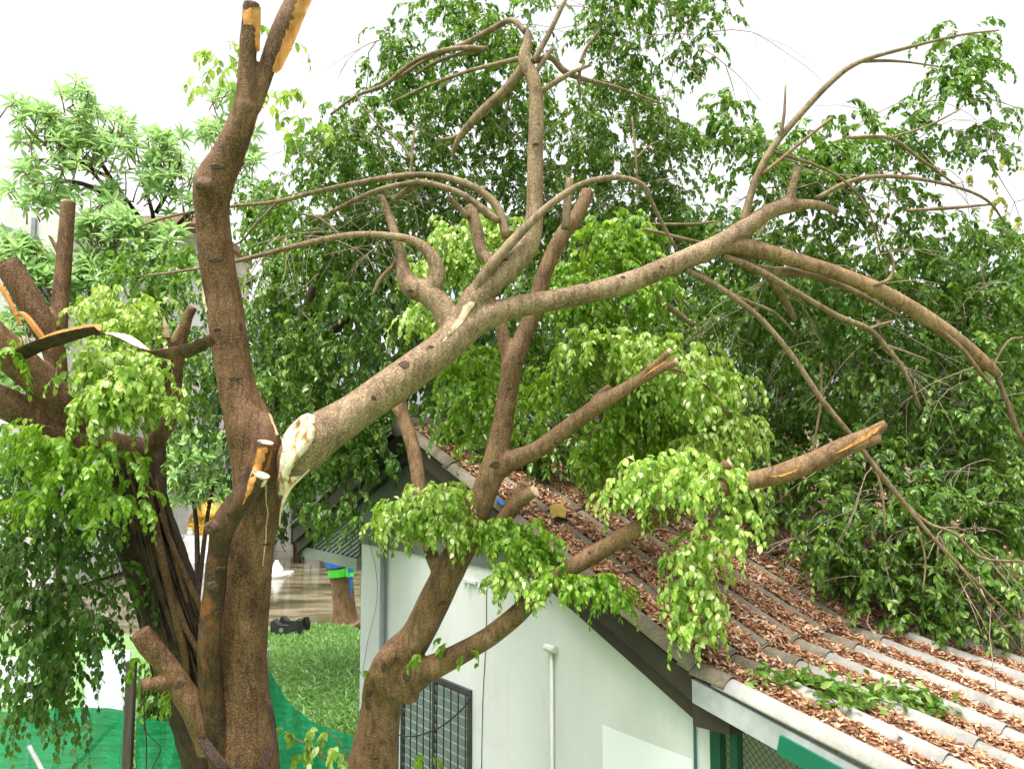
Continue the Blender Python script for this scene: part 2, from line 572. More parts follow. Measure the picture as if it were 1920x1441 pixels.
def foliage(name, blobs, parent, mat, leaf=0.1, cov=2.5, near=False, seed=1, twig=(0.35, 0.8), droop=1.0, twig_mat=None, wr=0.62, per=None, clump=0.0, shell=2.2, lean=(0.3, 1.2)):
    """hanging leafy twigs filling ellipsoids; blob = (px, py, rx px, ry px, depth m, depth radius m[, density])"""
    rg = np.random.default_rng(seed)
    starts, outs = [], []
    nl = per or 15
    for bl in blobs:
        cx, cy, rx, ry, d, rd = bl[:6]
        k = bl[6] if len(bl) > 6 else 1.0
        area = math.pi * m2(rx, d) * m2(ry, d)
        n = max(2, int(k * cov * area / (0.30 * leaf * leaf) / nl))
        u = rg.normal(size=(n, 3))
        u /= np.linalg.norm(u, axis=1)[:, None]
        rad = rg.random(n) ** (1 / shell)
        if clump:
            keep = np.array([noise.noise(Vector((x[0] * rx / 60.0 + cx / 60.0, x[1] * ry / 60.0 + cy / 60.0, x[2] * rd * 1.5))) for x in u * rad[:, None]])
            ok = keep > rg.normal(-0.12, 0.14, n) + (clump - 0.5) * 0.3
            u, rad = u[ok], rad[ok]
            n = len(u)
        q = u * rad[:, None]
        lift = 0.28 * sum(twig) / 2 * F / d          # start a little high, the twig hangs down
        for i in range(n):
            dd = d + q[i, 2] * rd
            starts.append(P(cx + q[i, 0] * rx * d / dd * 1.0, cy + q[i, 1] * ry - lift, dd))
            outs.append(np.array([q[i, 0], q[i, 2], -q[i, 1] * 0.6]))
    S = np.array(starts)
    O = np.array(outs)
    n = len(S)
    az = rg.random(n) * 2 * math.pi
    hor = np.stack([np.cos(az), np.sin(az), np.zeros(n)], 1) + O * 0.7
    hor[:, 2] *= 0.3
    hor /= np.linalg.norm(hor, axis=1)[:, None] + 1e-9
    L = rg.uniform(*twig, n)
    drop = rg.uniform(0.55, 1.1, n) * droop

    def tw(s):
        """point on each twig at fraction s (n,) or scalar"""
        s = np.broadcast_to(s, (n,))
        return S + hor * (L * (0.75 * s - 0.35 * s * s))[:, None] + np.array([0, 0, 1.0]) * (L * (0.18 * s - drop * 0.85 * s * s))[:, None]
    B, D, Nn, LL, WW, CC = [], [], [], [], [], []
    for k in range(nl):
        s = (k + 0.6 * rg.random(n)) / nl * 0.92 + 0.08
        p = tw(s)
        tg = tw(s + 0.02) - p
        tg /= np.linalg.norm(tg, axis=1)[:, None] + 1e-9
        side = np.cross(tg, np.array([0, 0, 1.0]))
        side /= np.linalg.norm(side, axis=1)[:, None] + 1e-6
        sg = 1 if k % 2 else -1
        dirv = tg * 0.55 + side * sg * rg.uniform(0.3, 1.0, n)[:, None] + np.array([0, 0, -1.0]) * rg.uniform(*lean, n)[:, None] + rg.normal(0, 0.25, (n, 3))
        nv = np.array([0, 0, 0.75]) + hor * 0.55 + side * sg * 0.35 + rg.normal(0, 0.38, (n, 3))
        B.append(p); D.append(dirv); Nn.append(nv)
        ln = leaf * rg.uniform(0.68, 1.22, n) * (1 - 0.25 * s)
        LL.append(ln); WW.append(ln * rg.uniform(wr * 0.85, wr * 1.15, n)); CC.append(rg.uniform(0.02, 0.3, n))
    B, D, Nn = (np.concatenate(a) for a in (B, D, Nn))
    LL, WW, CC = (np.concatenate(a) for a in (LL, WW, CC))
    V, q, tr = leaf_mesh(B, D, Nn, LL, WW, near, CC)
    # twigs: thin three-sided stems
    segs = 4
    ring = []
    for k in range(segs + 1):
        p = tw(k / segs)
        rr = 0.0042 * (1 - 0.65 * k / segs) * (leaf / 0.1)
        for a in range(3):
            ang = a * 2.094
            ring.append(p + np.array([math.cos(ang), math.sin(ang), 0]) * rr)
    TV = np.stack(ring, 1).reshape(-1, 3)
    b = (np.arange(n) * (segs + 1) * 3)[:, None] + len(V)
    tq = []
    for k in range(segs):
        for a in range(3):
            a2 = (a + 1) % 3
            tq.append(b + np.array([[k * 3 + a, k * 3 + a2, (k + 1) * 3 + a2, (k + 1) * 3 + a]]))
    tq = np.concatenate(tq)
    V = np.concatenate([V, TV]) - ORIGIN[parent.name]
    mq = np.concatenate([np.zeros(len(q)), np.ones(len(tq))])
    me = np_mesh(name, V, np.concatenate([q, tq]), tr, mq)
    me.materials.append(mat)
    me.materials.append(twig_mat or BARKT)
    if near:
        me.polygons.foreach_set('use_smooth', [True] * len(me.polygons))
    return link(name, me, parent)

# ------------------------------------------------------------------ ground, water, far setting
GRASSG = mat_plain('grass_ground', (0.09, 0.19, 0.05), (0.20, 0.32, 0.11), 1.2, 0.9, 0.6, 30, 0.03)
gb = MB()
N = 64
gx = np.concatenate([[-600, -120], np.linspace(-60, 60, N - 3), [120, 600]])
for i in range(N):
    gb.poly([(gx[i], -40, 0), (gx[i + 1], -40, 0), (gx[i + 1], 20.5 + 0.6 * math.sin(gx[i + 1] * 0.9) + 0.3 * math.sin(gx[i + 1] * 2.3), 0),
             (gx[i], 20.5 + 0.6 * math.sin(gx[i] * 0.9) + 0.3 * math.sin(gx[i] * 2.3), 0)])
    y0 = 20.5 + 0.6 * math.sin(gx[i] * 0.9) + 0.3 * math.sin(gx[i] * 2.3)
    y1 = 20.5 + 0.6 * math.sin(gx[i + 1] * 0.9) + 0.3 * math.sin(gx[i + 1] * 2.3)
    gb.poly([(gx[i], y0, 0), (gx[i + 1], y1, 0), (gx[i + 1], y1 + 0.5, -0.25), (gx[i], y0 + 0.5, -0.25)])
    gb.poly([(gx[i], y0 + 0.5, -0.25), (gx[i + 1], y1 + 0.5, -0.25), (gx[i + 1], 900, -0.25), (gx[i], 900, -0.25)])
tag(gb.build('ground', GRASSG), kind='structure')

m, t, b = new_mat('muddy_water')
v = coords(t, (0.55, 1.6, 1))
n1 = noise_node(t, v, 0.9, 6, 0.6, 0.6)
r_ = ramp(t, [(0.38, (0.055, 0.048, 0.024)), (0.5, (0.13, 0.11, 0.06)), (0.62, (0.24, 0.20, 0.135))])  # dark and pale streaks put a broken reflection pattern into the water colour
t.links.new(n1.outputs['Fac'], r_.inputs[0])
t.links.new(r_.outputs[0], b.inputs['Base Color'])
b.inputs['Roughness'].default_value = 0.08
n2 = noise_node(t, coords(t, (1.0, 3.0, 1)), 3.0, 4, 0.55)
bump(t, b, n2.outputs['Fac'], 0.25, 0.02)
wb = MB()
wb.poly([(-60, 19, -0.10), (60, 19, -0.10), (60, 70, -0.10), (-60, 70, -0.10)])
tag(wb.build('water', m), kind='structure')

# ------------------------------------------------------------------ house frame: u runs along the gable wall (left and away), v runs back along the ridge
U = np.array([-0.605, 0.796, 0]); U /= np.linalg.norm(U)
VV = np.array([U[1], -U[0], 0])
ZZ = np.array([0, 0, 1.0])
r0 = ray(1300, 1320)
CORNER = CAM + r0 * (6.06 / r0[1])
CORNER[2] = 0


def wpt(px, py, off=0.0):
    """wall coordinates (a along U, z) of a photo pixel on the gable plane, off metres proud of it"""
    o = CORNER - VV * off
    r = ray(px, py)
    s = np.dot(o - CAM, VV) / np.dot(r, VV)
    q = CAM + r * s
    return float(np.dot(q - o, U)), float(q[2])


def H(a, v_, z):
    return CORNER + U * a + VV * v_ + ZZ * z


OFF = 0.22
PKa, PKz = wpt(745, 803, OFF)
Ea, Ez = wpt(1292, 1262, OFF)
La, Lz = wpt(1640, 1447, OFF)
slope = (PKz - Ez) / (PKa - Ea)
slope2 = (Ez - Lz) / (Ea - La)
print('HOUSE', PKa, PKz, Ea, Ez, La, Lz, slope, slope2)
PORCH = 3.2
LEFT = PKa + 3.1
HLEN = 10.5


def rake(a):
    if a > PKa: return PKz - (a - PKa) * slope
    if a > Ea: return PKz - (PKa - a) * slope
    return Ez - (Ea - a) * slope2


WALL = mat_plain('white_render_wall', (0.55, 0.56, 0.54), (0.62, 0.625, 0.61), 0.8, 0.85, 0.25, 60, 0.003)
_t = WALL.node_tree
_b = _t.nodes['Principled BSDF']
_src = _b.inputs['Base Color'].links[0].from_socket
_n = noise_node(_t, coords(_t, (2.4, 2.4, 0.22)), 3.0, 6, 0.65, 0.4)
_r = ramp(_t, [(0.36, (0.80, 0.80, 0.76)), (0.55, (1, 1, 1))])
_t.links.new(_n.outputs['Fac'], _r.inputs[0])
_n2 = noise_node(_t, coords(_t), 1.6, 8, 0.75, 0.6)
_r2 = ramp(_t, [(0.30, (0.86, 0.87, 0.82)), (0.46, (1, 1, 1))])
_t.links.new(_n2.outputs['Fac'], _r2.inputs[0])
_c = mix(_t, mix(_t, _src, _r.outputs[0], 0.16, 'MULTIPLY'), _r2.outputs[0], 0.7, 'MULTIPLY')
_t.links.new(_c, _b.inputs['Base Color'])
PATCHW = mat_plain('fresh_white_paint', (0.72, 0.735, 0.74), (0.76, 0.775, 0.78), 1.5, 0.8, 0.1)
BARGE = mat_plain('dark_brown_board', (0.024, 0.017, 0.013), (0.048, 0.036, 0.027), 2.0, 0.6, 0.3, 30, 0.004)
CLAD = mat_plain('grey_cladding', (0.085, 0.088, 0.084), (0.135, 0.138, 0.13), 1.5, 0.6, 0.15)
CLADG = mat_plain('grey_green_corrugated', (0.17, 0.20, 0.17), (0.25, 0.28, 0.24), 1.5, 0.5, 0.15)
BLACK = mat_plain('black_iron', (0.012, 0.012, 0.012), (0.03, 0.03, 0.03), 8, 0.5, 0.2)
GREYP = mat_plain('grey_pipe', (0.16, 0.18, 0.18), (0.25, 0.27, 0.27), 3, 0.45, 0.1)
PVC = mat_plain('painted_conduit', (0.52, 0.54, 0.47), (0.62, 0.64, 0.57), 4, 0.6, 0.1)
WHITEB = mat_plain('white_painted_beam', (0.22, 0.235, 0.23), (0.42, 0.43, 0.43), 3.5, 0.7, 0.3, 30, 0.003)
GREENP = mat_plain('green_paint', (0.003, 0.095, 0.050), (0.005, 0.14, 0.075), 2.0, 0.5, 0.15)
GREEND = mat_plain('shaded_post_brace_green', (0.004, 0.045, 0.024), (0.007, 0.07, 0.038), 2.0, 0.45, 0.15)  # porch posts' shade is put into this green; also colours the net braces
INNER = mat_plain('grey_inner_wall', (0.42, 0.41, 0.39), (0.52, 0.51, 0.49), 1.0, 0.9, 0.1)
TEAL = mat_plain('teal_pipe', (0.02, 0.10, 0.09), (0.04, 0.15, 0.13), 3, 0.5, 0.1)
CABLE = mat_plain('black_cable', (0.01, 0.01, 0.01), (0.03, 0.03, 0.03), 3, 0.6, 0.1)

# weathered fibre cement tiles: brown-grey with moss, and the newer white-grey ones on the porch
m, t, b = new_mat('weathered_tile')
v = coords(t)
n1 = noise_node(t, v, 2.2, 8, 0.7, 0.4)
r_ = ramp(t, [(0.28, (0.075, 0.062, 0.042)), (0.5, (0.17, 0.145, 0.105)), (0.75, (0.29, 0.26, 0.20))])
t.links.new(n1.outputs['Fac'], r_.inputs[0])
n2 = noise_node(t, v, 45, 5, 0.7)
r2 = ramp(t, [(0.3, (0.5, 0.5, 0.5)), (0.7, (1.25, 1.2, 1.1))])
t.links.new(n2.outputs['Fac'], r2.inputs[0])
c = mix(t, r_.outputs[0], r2.outputs[0], 0.8, 'MULTIPLY')
t.links.new(c, b.inputs['Base Color'])
b.inputs['Roughness'].default_value = 0.9
bump(t, b, n2.outputs['Fac'], 0.5, 0.006)
TILE = m
m, t, b = new_mat('pale_tile')
v = coords(t)
n1 = noise_node(t, v, 2.6, 8, 0.7, 0.6)
r_ = ramp(t, [(0.25, (0.17, 0.155, 0.12)), (0.45, (0.30, 0.29, 0.26)), (0.7, (0.40, 0.395, 0.37))])
t.links.new(n1.outputs['Fac'], r_.inputs[0])
n2 = noise_node(t, v, 50, 5, 0.7)
r2 = ramp(t, [(0.3, (0.75, 0.74, 0.7)), (0.7, (1.05, 1.05, 1.05))])
t.links.new(n2.outputs['Fac'], r2.inputs[0])
c = mix(t, r_.outputs[0], r2.outputs[0], 0.7, 'MULTIPLY')
t.links.new(c, b.inputs['Base Color'])
b.inputs['Roughness'].default_value = 0.85
bump(t, b, n2.outputs['Fac'], 0.35, 0.004)
TILEW = m

house = empty('house', CORNER, 'white gabled house under a leaf-strewn tile roof, with a green-framed mesh porch', 'house')
aL, _ = wpt(676, 1180)
# gable wall (white), 15 cm thick, with the room behind it
zc = wpt(700, 1022)[1]           # foot of the grey gable cladding
aj = PKa - (PKz - 0.30 - zc) / slope
mb = MB()
aR = wpt(1332, 1400)[0]
mb.prism([H(aR, 0, 0), H(aL, 0, 0), H(aL, 0, zc), H(aj, 0, zc), H(aR, 0, rake(0) - 0.36)], VV * 0.15)
mb.build('wall', WALL, house)
mb = MB()
mb.prism([H(aL, 0.15, 0), H(aL, HLEN, 0), H(aL, HLEN, zc), H(aL, 0.15, zc)], -U * 0.15)
mb.prism([H(aR, 0.15, 0), H(aR, HLEN, 0), H(aR, HLEN, rake(aR) - .3), H(aR, 0.15, rake(aR) - .3)], U * 0.15)
mb.prism([H(aR + .15, HLEN, 0), H(aL - .15, HLEN, 0), H(aL - .15, HLEN, zc), H(aR + .15, HLEN, zc - 0.4)], -VV * 0.15)
mb.build('rear_wall', INNER, house)
# grey upper cladding of the gable, corrugated on the open left bay
mb = MB()
mb.prism([H(aj, -0.02, zc), H(aL + 0.02, -0.02, zc), H(aL + 0.02, -0.02, rake(aL + .02) - 0.08), H(PKa, -0.02, PKz - 0.08)], VV * 0.06)
mb.build('gable_cladding', CLAD, house)
z_c = wpt(640, 1038)[1]
mb = MB()
A0, A1 = aL + 0.03, LEFT - 0.08
mb.prism([H(A0, 0.0, z_c), H(A1, 0.0, z_c), H(A1, 0.0, max(z_c + .01, rake(A1) - 0.06)), H(A0, 0.0, rake(A0) - 0.06)], VV * 0.03)
kk = 0
while True:
    dz0 = 0.08 + 0.062 * kk
    dz1 = dz0 + 0.058
    kk += 1
    if rake(A0) - dz1 < z_c: break
    e0 = min(A1, PKa + (PKz - dz0 - z_c) / slope)
    e1 = min(A1, PKa + (PKz - dz1 - z_c) / slope)
    e1 = max(e1, A0 + .02)
    mb.poly([H(A0, -0.002, rake(A0) - dz0), H(e0, -0.002, rake(e0) - dz0), H(e1, -0.03, rake(e1) - dz1), H(A0, -0.03, rake(A0) - dz1)])
    mb.poly([H(A0, -0.03, rake(A0) - dz1), H(e1, -0.03, rake(e1) - dz1), H(e1, -0.002, rake(e1) - dz1), H(A0, -0.002, rake(A0) - dz1)])
mb.build('ribbed_gable', CLADG, house)
mb = MB()
mb.box(H(aL + 0.02, -0.06, z_c - 0.14), U * (LEFT - aL - 0.1), VV * 0.1, ZZ * 0.139)
mb.build('gable_beam', CLADG, house)
mb = MB()
mb.box(H(LEFT - 0.25, HLEN - 0.3, 0), U * 0.12, VV * 0.12, ZZ * (z_c - 0.145))
mb.build('porch_post', CLADG, house)
# barge boards: two stepped dark boards under the roof edge, with the boxed return at the eave
for nm, top, bot, off, th in (('barge_board', 0.035, 0.215, 0.17, 0.05), ('lower_barge_board', 0.215, 0.37, 0.115, 0.114)):
    mb = MB()
    a0 = Ea + 0.02
    mb.prism([H(a0, -off, rake(a0) - top), H(PKa, -off, PKz - top), H(PKa, -off, PKz - bot), H(a0, -off, rake(a0) - bot)], VV * th)
    mb.build(nm, BARGE, house)
    mb = MB()
    mb.prism([H(PKa, -off, PKz - top), H(LEFT, -off, rake(LEFT) - top), H(LEFT, -off, rake(LEFT) - bot), H(PKa, -off, PKz - bot)], VV * th)
    mb.build(nm, BARGE, house)
mb = MB()
zb = rake(Ea) - 0.372
mb.prism([H(Ea + .018, -0.168, zb), H(Ea - 0.30, -0.168, zb + 0.02), H(Ea - 0.30, -0.168, rake(Ea - .3) - 0.20), H(Ea + .018, -0.168, rake(Ea) - .055)], VV * 0.165)
mb.build('eave_box', BARGE, house)
# white verge beam of the porch with its green board further down
mb = MB()
a0, a1 = Ea - 0.02, Ea - PORCH
mb.prism([H(a0, -0.215, rake(a0) - 0.03), H(a1, -0.215, rake(a1) - 0.03), H(a1, -0.215, rake(a1) - 0.19), H(a0, -0.215, rake(a0) - 0.19)], VV * 0.045)
mb.build('verge_beam', WHITEB, house)
mb = MB()
ag = wpt(1462, 1375, 0.235)[0]
mb.prism([H(ag, -0.235, rake(ag) - 0.075), H(a1, -0.235, rake(a1) - 0.075), H(a1, -0.235, rake(a1) - 0.2), H(ag + .03, -0.235, rake(ag + .03) - 0.2)], VV * 0.019)
mb.build('green_board', GREENP, house)
# porch: green posts, chain-link and grey inner wall
for p0, p1 in ((1331, 1350), (1368, 1382), (1500, 1516)):
    aa, ab = wpt(p0, 1420, 0.05)[0], wpt(p1, 1420, 0.05)[0]
    mb = MB()
    mb.box(H(ab, -0.05, 0), U * (aa - ab), VV * 0.07, ZZ * (rake(ab) - 0.2))
    mb.build('porch_post', GREEND, house, bevel=0.004)
mb = MB()
mb.box(H(Ea - PORCH + .1, -0.05, 0), U * 0.08, VV * 0.08, ZZ * (rake(Ea - PORCH + .1) - 0.2))
mb.box(H(Ea - PORCH + .1, HLEN - 0.1, 0), U * 0.08, VV * 0.08, ZZ * (rake(Ea - PORCH + .1) - 0.1))
mb.build('porch_post', GREEND, house)
mb = MB()
amesh0, amesh1 = wpt(1351, 1420)[0], Ea - PORCH + 0.2
z0 = 0.05
s = 0.052
x = amesh1 - 3.2
while x < amesh0:
    for sg in (1, -1):
        pts = []
        for k in range(2):
            pass
        # line a = x + sg*z clipped to the panel under the sloping beam
        zz_ = np.linspace(z0, 3.4, 90)
        aa = (x + (zz_ - z0)) if sg == 1 else (x + 3.2 - (zz_ - z0) + 0.0)
        ok = [(A, Z) for A, Z in zip(aa, zz_) if amesh1 < A < amesh0 and Z < rake(A) - 0.16]
        if len(ok) > 2:
            p0, p1 = ok[0], ok[-1]
            mb.tube([H(p0[0], -0.004 * sg, p0[1]), H(p1[0], -0.004 * sg, p1[1])], 0.0019, 4, True)
    x += s
mb.build('chain_link_mesh', BLACK, house)
mb = MB()
mb.box(H(amesh1, 1.6, 0), U * (aR - amesh1 - 0.02), VV * 0.1, ZZ * (rake(amesh1) - 0.2))
mb.build('inner_wall', INNER, house)

# roof tiles: rounded rolls every 27 cm, courses lapping over one another
PITCHR = 0.40


def prof_h(s):
    """height of the tile profile at distance s from the verge"""
    x = (s % PITCHR) - 0.078
    if abs(x) < 0.078:
        return 0.072 * math.cos(x / 0.078 * math.pi / 2) ** 0.75
    return 0.0


SS = []
k = 0
s = 0.0
while s < HLEN + OFF:
    base = s
    for dx in (0.0, 0.005, 0.015, 0.030, 0.052, 0.078, 0.104, 0.126, 0.141, 0.151, 0.157, 0.28):
        SS.append(base + dx)
    s += PITCHR


def tiles(pa, pz, qa, qz, lens, name, mats, parent, end_over=0.0):
    """roof field from ridge point (pa,pz) to eave point (qa,qz) in wall coordinates; lens = course lengths from the top"""
    p, q = H(pa, -OFF, pz), H(qa, -OFF, qz)
    dn = (q - p) / np.linalg.norm(q - p)
    nr = np.cross(dn, VV)
    if nr[2] < 0: nr = -nr
    tot = np.linalg.norm(q - p)
    pos = 0.0
    for ci, (ln, mi) in enumerate(lens):
        q0, q1 = pos, min(pos + ln, tot)
        if q0 >= tot: break
        mb = MB()
        rows = [(q0 - (0.10 if ci else 0), 0.0), (q0 + (q1 - q0) * .5, 0.010), (q1, 0.020)]
        bi = len(mb.v)
        for qq, h0 in rows:
            for s in SS:
                jit = 0.004 * noise.noise(Vector((s * 3, qq * 2, ci)))
                mb.v.append(tuple(p + dn * qq + VV * s + nr * (prof_h(s) + h0 + jit)))
        ns = len(SS)
        for i in range(len(rows) - 1):
            for j in range(ns - 1):
                mb.f.append((i * ns + j, i * ns + j + 1, (i + 1) * ns + j + 1, (i + 1) * ns + j)); mb.m.append(0)
        o = mb.build(name, mats[mi], parent, smooth=True)
        sd = o.modifiers.new('thick', 'SOLIDIFY'); sd.thickness = 0.009; sd.offset = -1
        pos = q1
    return p, dn, nr, tot


mainr = tiles(PKa, PKz, Ea, Ez, [(1.15, 0)] * 6, 'roof_course', [TILE, TILEW], house)
porchr = tiles(Ea, Ez - 0.005, Ea - PORCH, rake(Ea - PORCH), [(0.30, 0), (1.25, 1), (1.25, 1), (1.0, 1)], 'porch_roof_course', [TILE, TILEW], house)
tiles(PKa, PKz, LEFT, rake(LEFT), [(1.15, 0)] * 4, 'roof_course', [TILE, TILEW], house)
mb = MB()
mb.tube([H(PKa, -OFF - 0.02, PKz + 0.02), H(PKa, HLEN, PKz + 0.02)], 0.11, 12)
mb.build('ridge_cap', TILE, house, smooth=True)

# window with iron bars and louvre glass
wl, wtl = wpt(757, 1240)
wr_, wtr = wpt(886, 1293)
wt = wtr
wbz = wt - 1.25
win = MB()
fr = 0.045
for (A0, A1, Z0, Z1) in ((wr_, wl, wt - fr, wt), (wr_, wl, wbz, wbz + fr), (wr_, wr_ + fr, wbz + fr, wt - fr), (wl - fr, wl, wbz + fr, wt - fr),
                         ((wl + wr_) / 2 - .02, (wl + wr_) / 2 + .02, wbz + fr, wt - fr)):
    win.box(H(A0, -0.035, Z0), U * (A1 - A0), VV * 0.034, ZZ * (Z1 - Z0))
window = win.build('window', mat_plain('dark_window_frame', (0.03, 0.032, 0.03), (0.06, 0.062, 0.058), 4, 0.5, 0.1), house)
GLS = mat_plain('louvre_glass', (0.22, 0.27, 0.25), (0.34, 0.40, 0.37), 2, 0.12, 0.05, spec=0.7)
mb = MB()
z = wbz + fr + 0.01
while z < wt - fr - 0.09:
    for A0, A1 in ((wr_ + fr, (wl + wr_) / 2 - .021), ((wl + wr_) / 2 + .021, wl - fr)):
        mb.box(H(A0, -0.006, z), U * (A1 - A0), VV * 0.003 + ZZ * 0.0005, ZZ * 0.095 - VV * 0.022)
    z += 0.10
mb.build('louvre_glass', GLS, window)
for i in range(11):
    A = wr_ + 0.02 + (wl - wr_ - 0.04) * i / 10
    mb = MB()
    mb.tube([H(A, -0.07, wt - 0.03), H(A, -0.07, wbz - 0.03)], 0.0075, 6)
    mb.build('iron_bar', BLACK, window)
mb = MB()
for z in (wt - 0.05, wbz + 0.03):
    mb.box(H(wr_, -0.068, z), U * (wl - wr_), VV * 0.006, ZZ * 0.02)
mb.build('bar_rail', BLACK, window)
# light repaint patch, pipes, cables on the wall
pa, pz = wpt(1130, 1358); pb, pzb = wpt(1299, 1424)
mb = MB()
mb.box(H(pb, -0.004, 0.4), U * (pa - pb), VV * 0.003, ZZ * ((pz + pzb) / 2 - 0.4))
mb.build('paint_patch', PATCHW, house)


def wall_line(pl, r, off, sides=6, n=5):
    pts = [H(wpt(x, y, off)[0], -off, wpt(x, y, off)[1]) for x, y in pl]
    mb = MB()
    mb.tube(catmull(np.array(pts), n=n), r, sides)
    return mb


dp = [H(wpt(719, 1010, .05)[0], -0.05, zc), H(wpt(719, 1010, .05)[0] + 0.0, -0.05, 0.0)]
mb = MB(); mb.tube(dp, 0.036, 10)
mb.build('downpipe', GREYP, house, smooth=True)
ca, cz = wpt(1033, 1215, 0.03)
mb = MB(); mb.tube([H(ca, -0.02, cz), H(ca, -0.02, 0.0)], 0.017, 8)
mb.build('conduit', PVC, house, smooth=True)
mb = MB()
mb.tube([H(ca + 0.07, -0.03, cz), H(ca - 0.06, -0.03, cz)], 0.034, 12)
mb.tube([H(ca - 0.060, -0.03, cz), H(ca - 0.064, -0.03, cz)], 0.025, 12)
mb.build('vent_tee', PVC, house)
ta = wpt(1303, 1400, 0.02)[0]
mb = MB(); mb.tube([H(ta, -0.02, rake(0) - .36), H(ta, -0.02, 0.0)], 0.011, 6)
mb.build('corner_pipe', TEAL, house)
wall_line([(912, 1105), (911, 1200), (905, 1320), (902, 1480)], 0.0035, 0.008).build('wall_cable', CABLE, house)
wall_line([(665, 1255), (678, 1262), (690, 1300), (672, 1340), (672, 1390)], 0.003, 0.02).build('wall_cable', CABLE, house)
wall_line([(728, 1372), (770, 1380), (820, 1365), (860, 1335), (884, 1308)], 0.008, 0.09).build('window_cable', CABLE, house)
wall_line([(690, 1010), (705, 1070), (706, 1130), (690, 1200), (680, 1260)], 0.0028, 0.03).build('wall_cable', CABLE, house)
mb = MB()
ba, bz = wpt(880, 1092, 0.02)
mb.box(H(ba - .12, -0.03, bz), U * 0.24, VV * 0.028, ZZ * 0.03)
mb.tube([H(ba, -0.02, bz), H(ba + .01, -0.05, bz - .1)], 0.006, 6)
mb.build('wall_bracket', PVC, house)

# ------------------------------------------------------------------ fallen leaves lying in the pans of the roof
def litter(fields, n, seed):
    rg = np.random.default_rng(seed)
    B, D, Nn = [], [], []
    for (p, dn, nr, tot), qmax, smax, frac, xlo, xhi, hup in fields:
        cnt = 0
        k = int(n * frac)
        s = rg.random(k * 2) * smax
        q = rg.random(k * 2) * min(tot, qmax)
        x = s % PITCHR
        ok = ((x > xlo) & (x < xhi)) | (rg.random(k * 2) < 0.012)
        ok &= s > 0.15
        s, q, x = s[ok], q[ok], x[ok]
        ph = np.array([prof_h(i) for i in s])
        # heaped towards the middle of each pan
        mid = np.clip(1 - np.abs((x - 0.28) / 0.115), 0, 1)
        h = np.minimum(ph, 0.05) + 0.012 + (hup + 0.010 * mid + rg.random(len(s)) * (0.010 + 0.025 * mid)) * (ph < 0.02) + (q % 1.15) / 1.15 * 0.018
        B.append(p + dn * q[:, None] + VV * s[:, None] + nr * h[:, None])
        a = rg.random(len(s)) * 2 * math.pi
        D.append(dn * np.cos(a)[:, None] + VV * np.sin(a)[:, None] + nr * rg.normal(0, 0.22, len(s))[:, None])
        Nn.append(nr + rg.normal(0, 0.42, (len(s), 3)))
    B, D, Nn = (np.concatenate(i) for i in (B, D, Nn))
    ln = np.clip(rg.lognormal(-3.2, 0.32, len(B)), 0.018, 0.085)
    V, q, tr = leaf_mesh(B, D, Nn, ln, ln * rg.uniform(0.3, 0.5, len(B)), False, rg.uniform(-0.3, 0.35, len(B)))
    me = np_mesh('fallen_leaves', V, q)
    me.materials.append(LITTER)
    return link('fallen_leaves', me)


lit = litter([(mainr, 9, 7.0, 0.64, 0.128, 0.401, 0.050), (porchr, 9, 6.5, 0.36, 0.160, 0.392, 0.018)], 200000, 5)
tag(lit, 'brown dead leaves heaped between the rolls of the house roof', 'leaves', kind='stuff')
# bed of rotted debris under them, one strip per pan
BED = mat_plain('leaf_debris', (0.07, 0.035, 0.02), (0.24, 0.11, 0.055), 40, 0.9, 0.9, 80, 0.02)
mb = MB()
for (p, dn, nr, tot), dh, dw in ((mainr, 0.006, 0.006), (porchr, -0.026, -0.014)):
    s = 0.0
    while s < 9:
        rowp = []
        for q in np.arange(0.05, tot, 0.12):
            hh = 0.062 + dh + (q % 1.15) / 1.15 * 0.016 + 0.006 * noise.noise(Vector((s * 4, q * 4, 0)))
            w_ = 0.128 + dw + 0.02 * noise.noise(Vector((s * 7, q * 5, 4)))
            mdl = s + 0.28
            rowp.append([p + dn * q + VV * (mdl - w_) + nr * (0.030 + dh), p + dn * q + VV * mdl + nr * hh, p + dn * q + VV * (mdl + w_) + nr * (0.030 + dh)])
        for r1, r2 in zip(rowp[:-1], rowp[1:]):
            mb.poly([r1[0], r2[0], r2[1], r1[1]]); mb.poly([r1[1], r2[1], r2[2], r1[2]])
        s += PITCHR
tag(mb.build('leaf_debris', BED, smooth=True), 'rotted brown leaf debris lining the pans of the roof', 'debris', kind='stuff')

# ------------------------------------------------------------------ the broken tree in front (main trunk, upright limb, torn limb)
def groundbase(px, d):
    q = P(px, 1400, d)
    return np.array([q[0], q[1], 0.0])


bt = empty('broken_tree', groundbase(478, 5.5), 'storm-broken tree with forked trunk and a pale torn wound where its big limb leans right', 'tree')
mb = MB()
mb.branch([(475, 2090, 5.5, 190), (472, 1900, 5.5, 150), (468, 1700, 5.5, 135), (462, 1441, 5.5, 122), (455, 1320, 5.5, 100), (456, 1200, 5.5, 90), (468, 1040, 5.5, 88), (482, 930, 5.5, 90), (480, 870, 5.5, 90),
           (470, 805, 5.5, 92), (448, 740, 5.5, 70), (430, 640, 5.5, 68), (419, 560, 5.5, 66), (405, 480, 5.48, 64), (398, 400, 5.45, 62), (400, 345, 5.42, 72), (424, 298, 5.4, 60), (448, 240, 5.38, 52),
           (464, 195, 5.36, 48)], 24, 5, 0.05)
mb.branch([(462, 205, 5.36, 44), (463, 150, 5.34, 36), (464, 110, 5.33, 33), (468, 60, 5.32, 33), (472, 4, 5.3, 31)], 16, 5, 0.07)
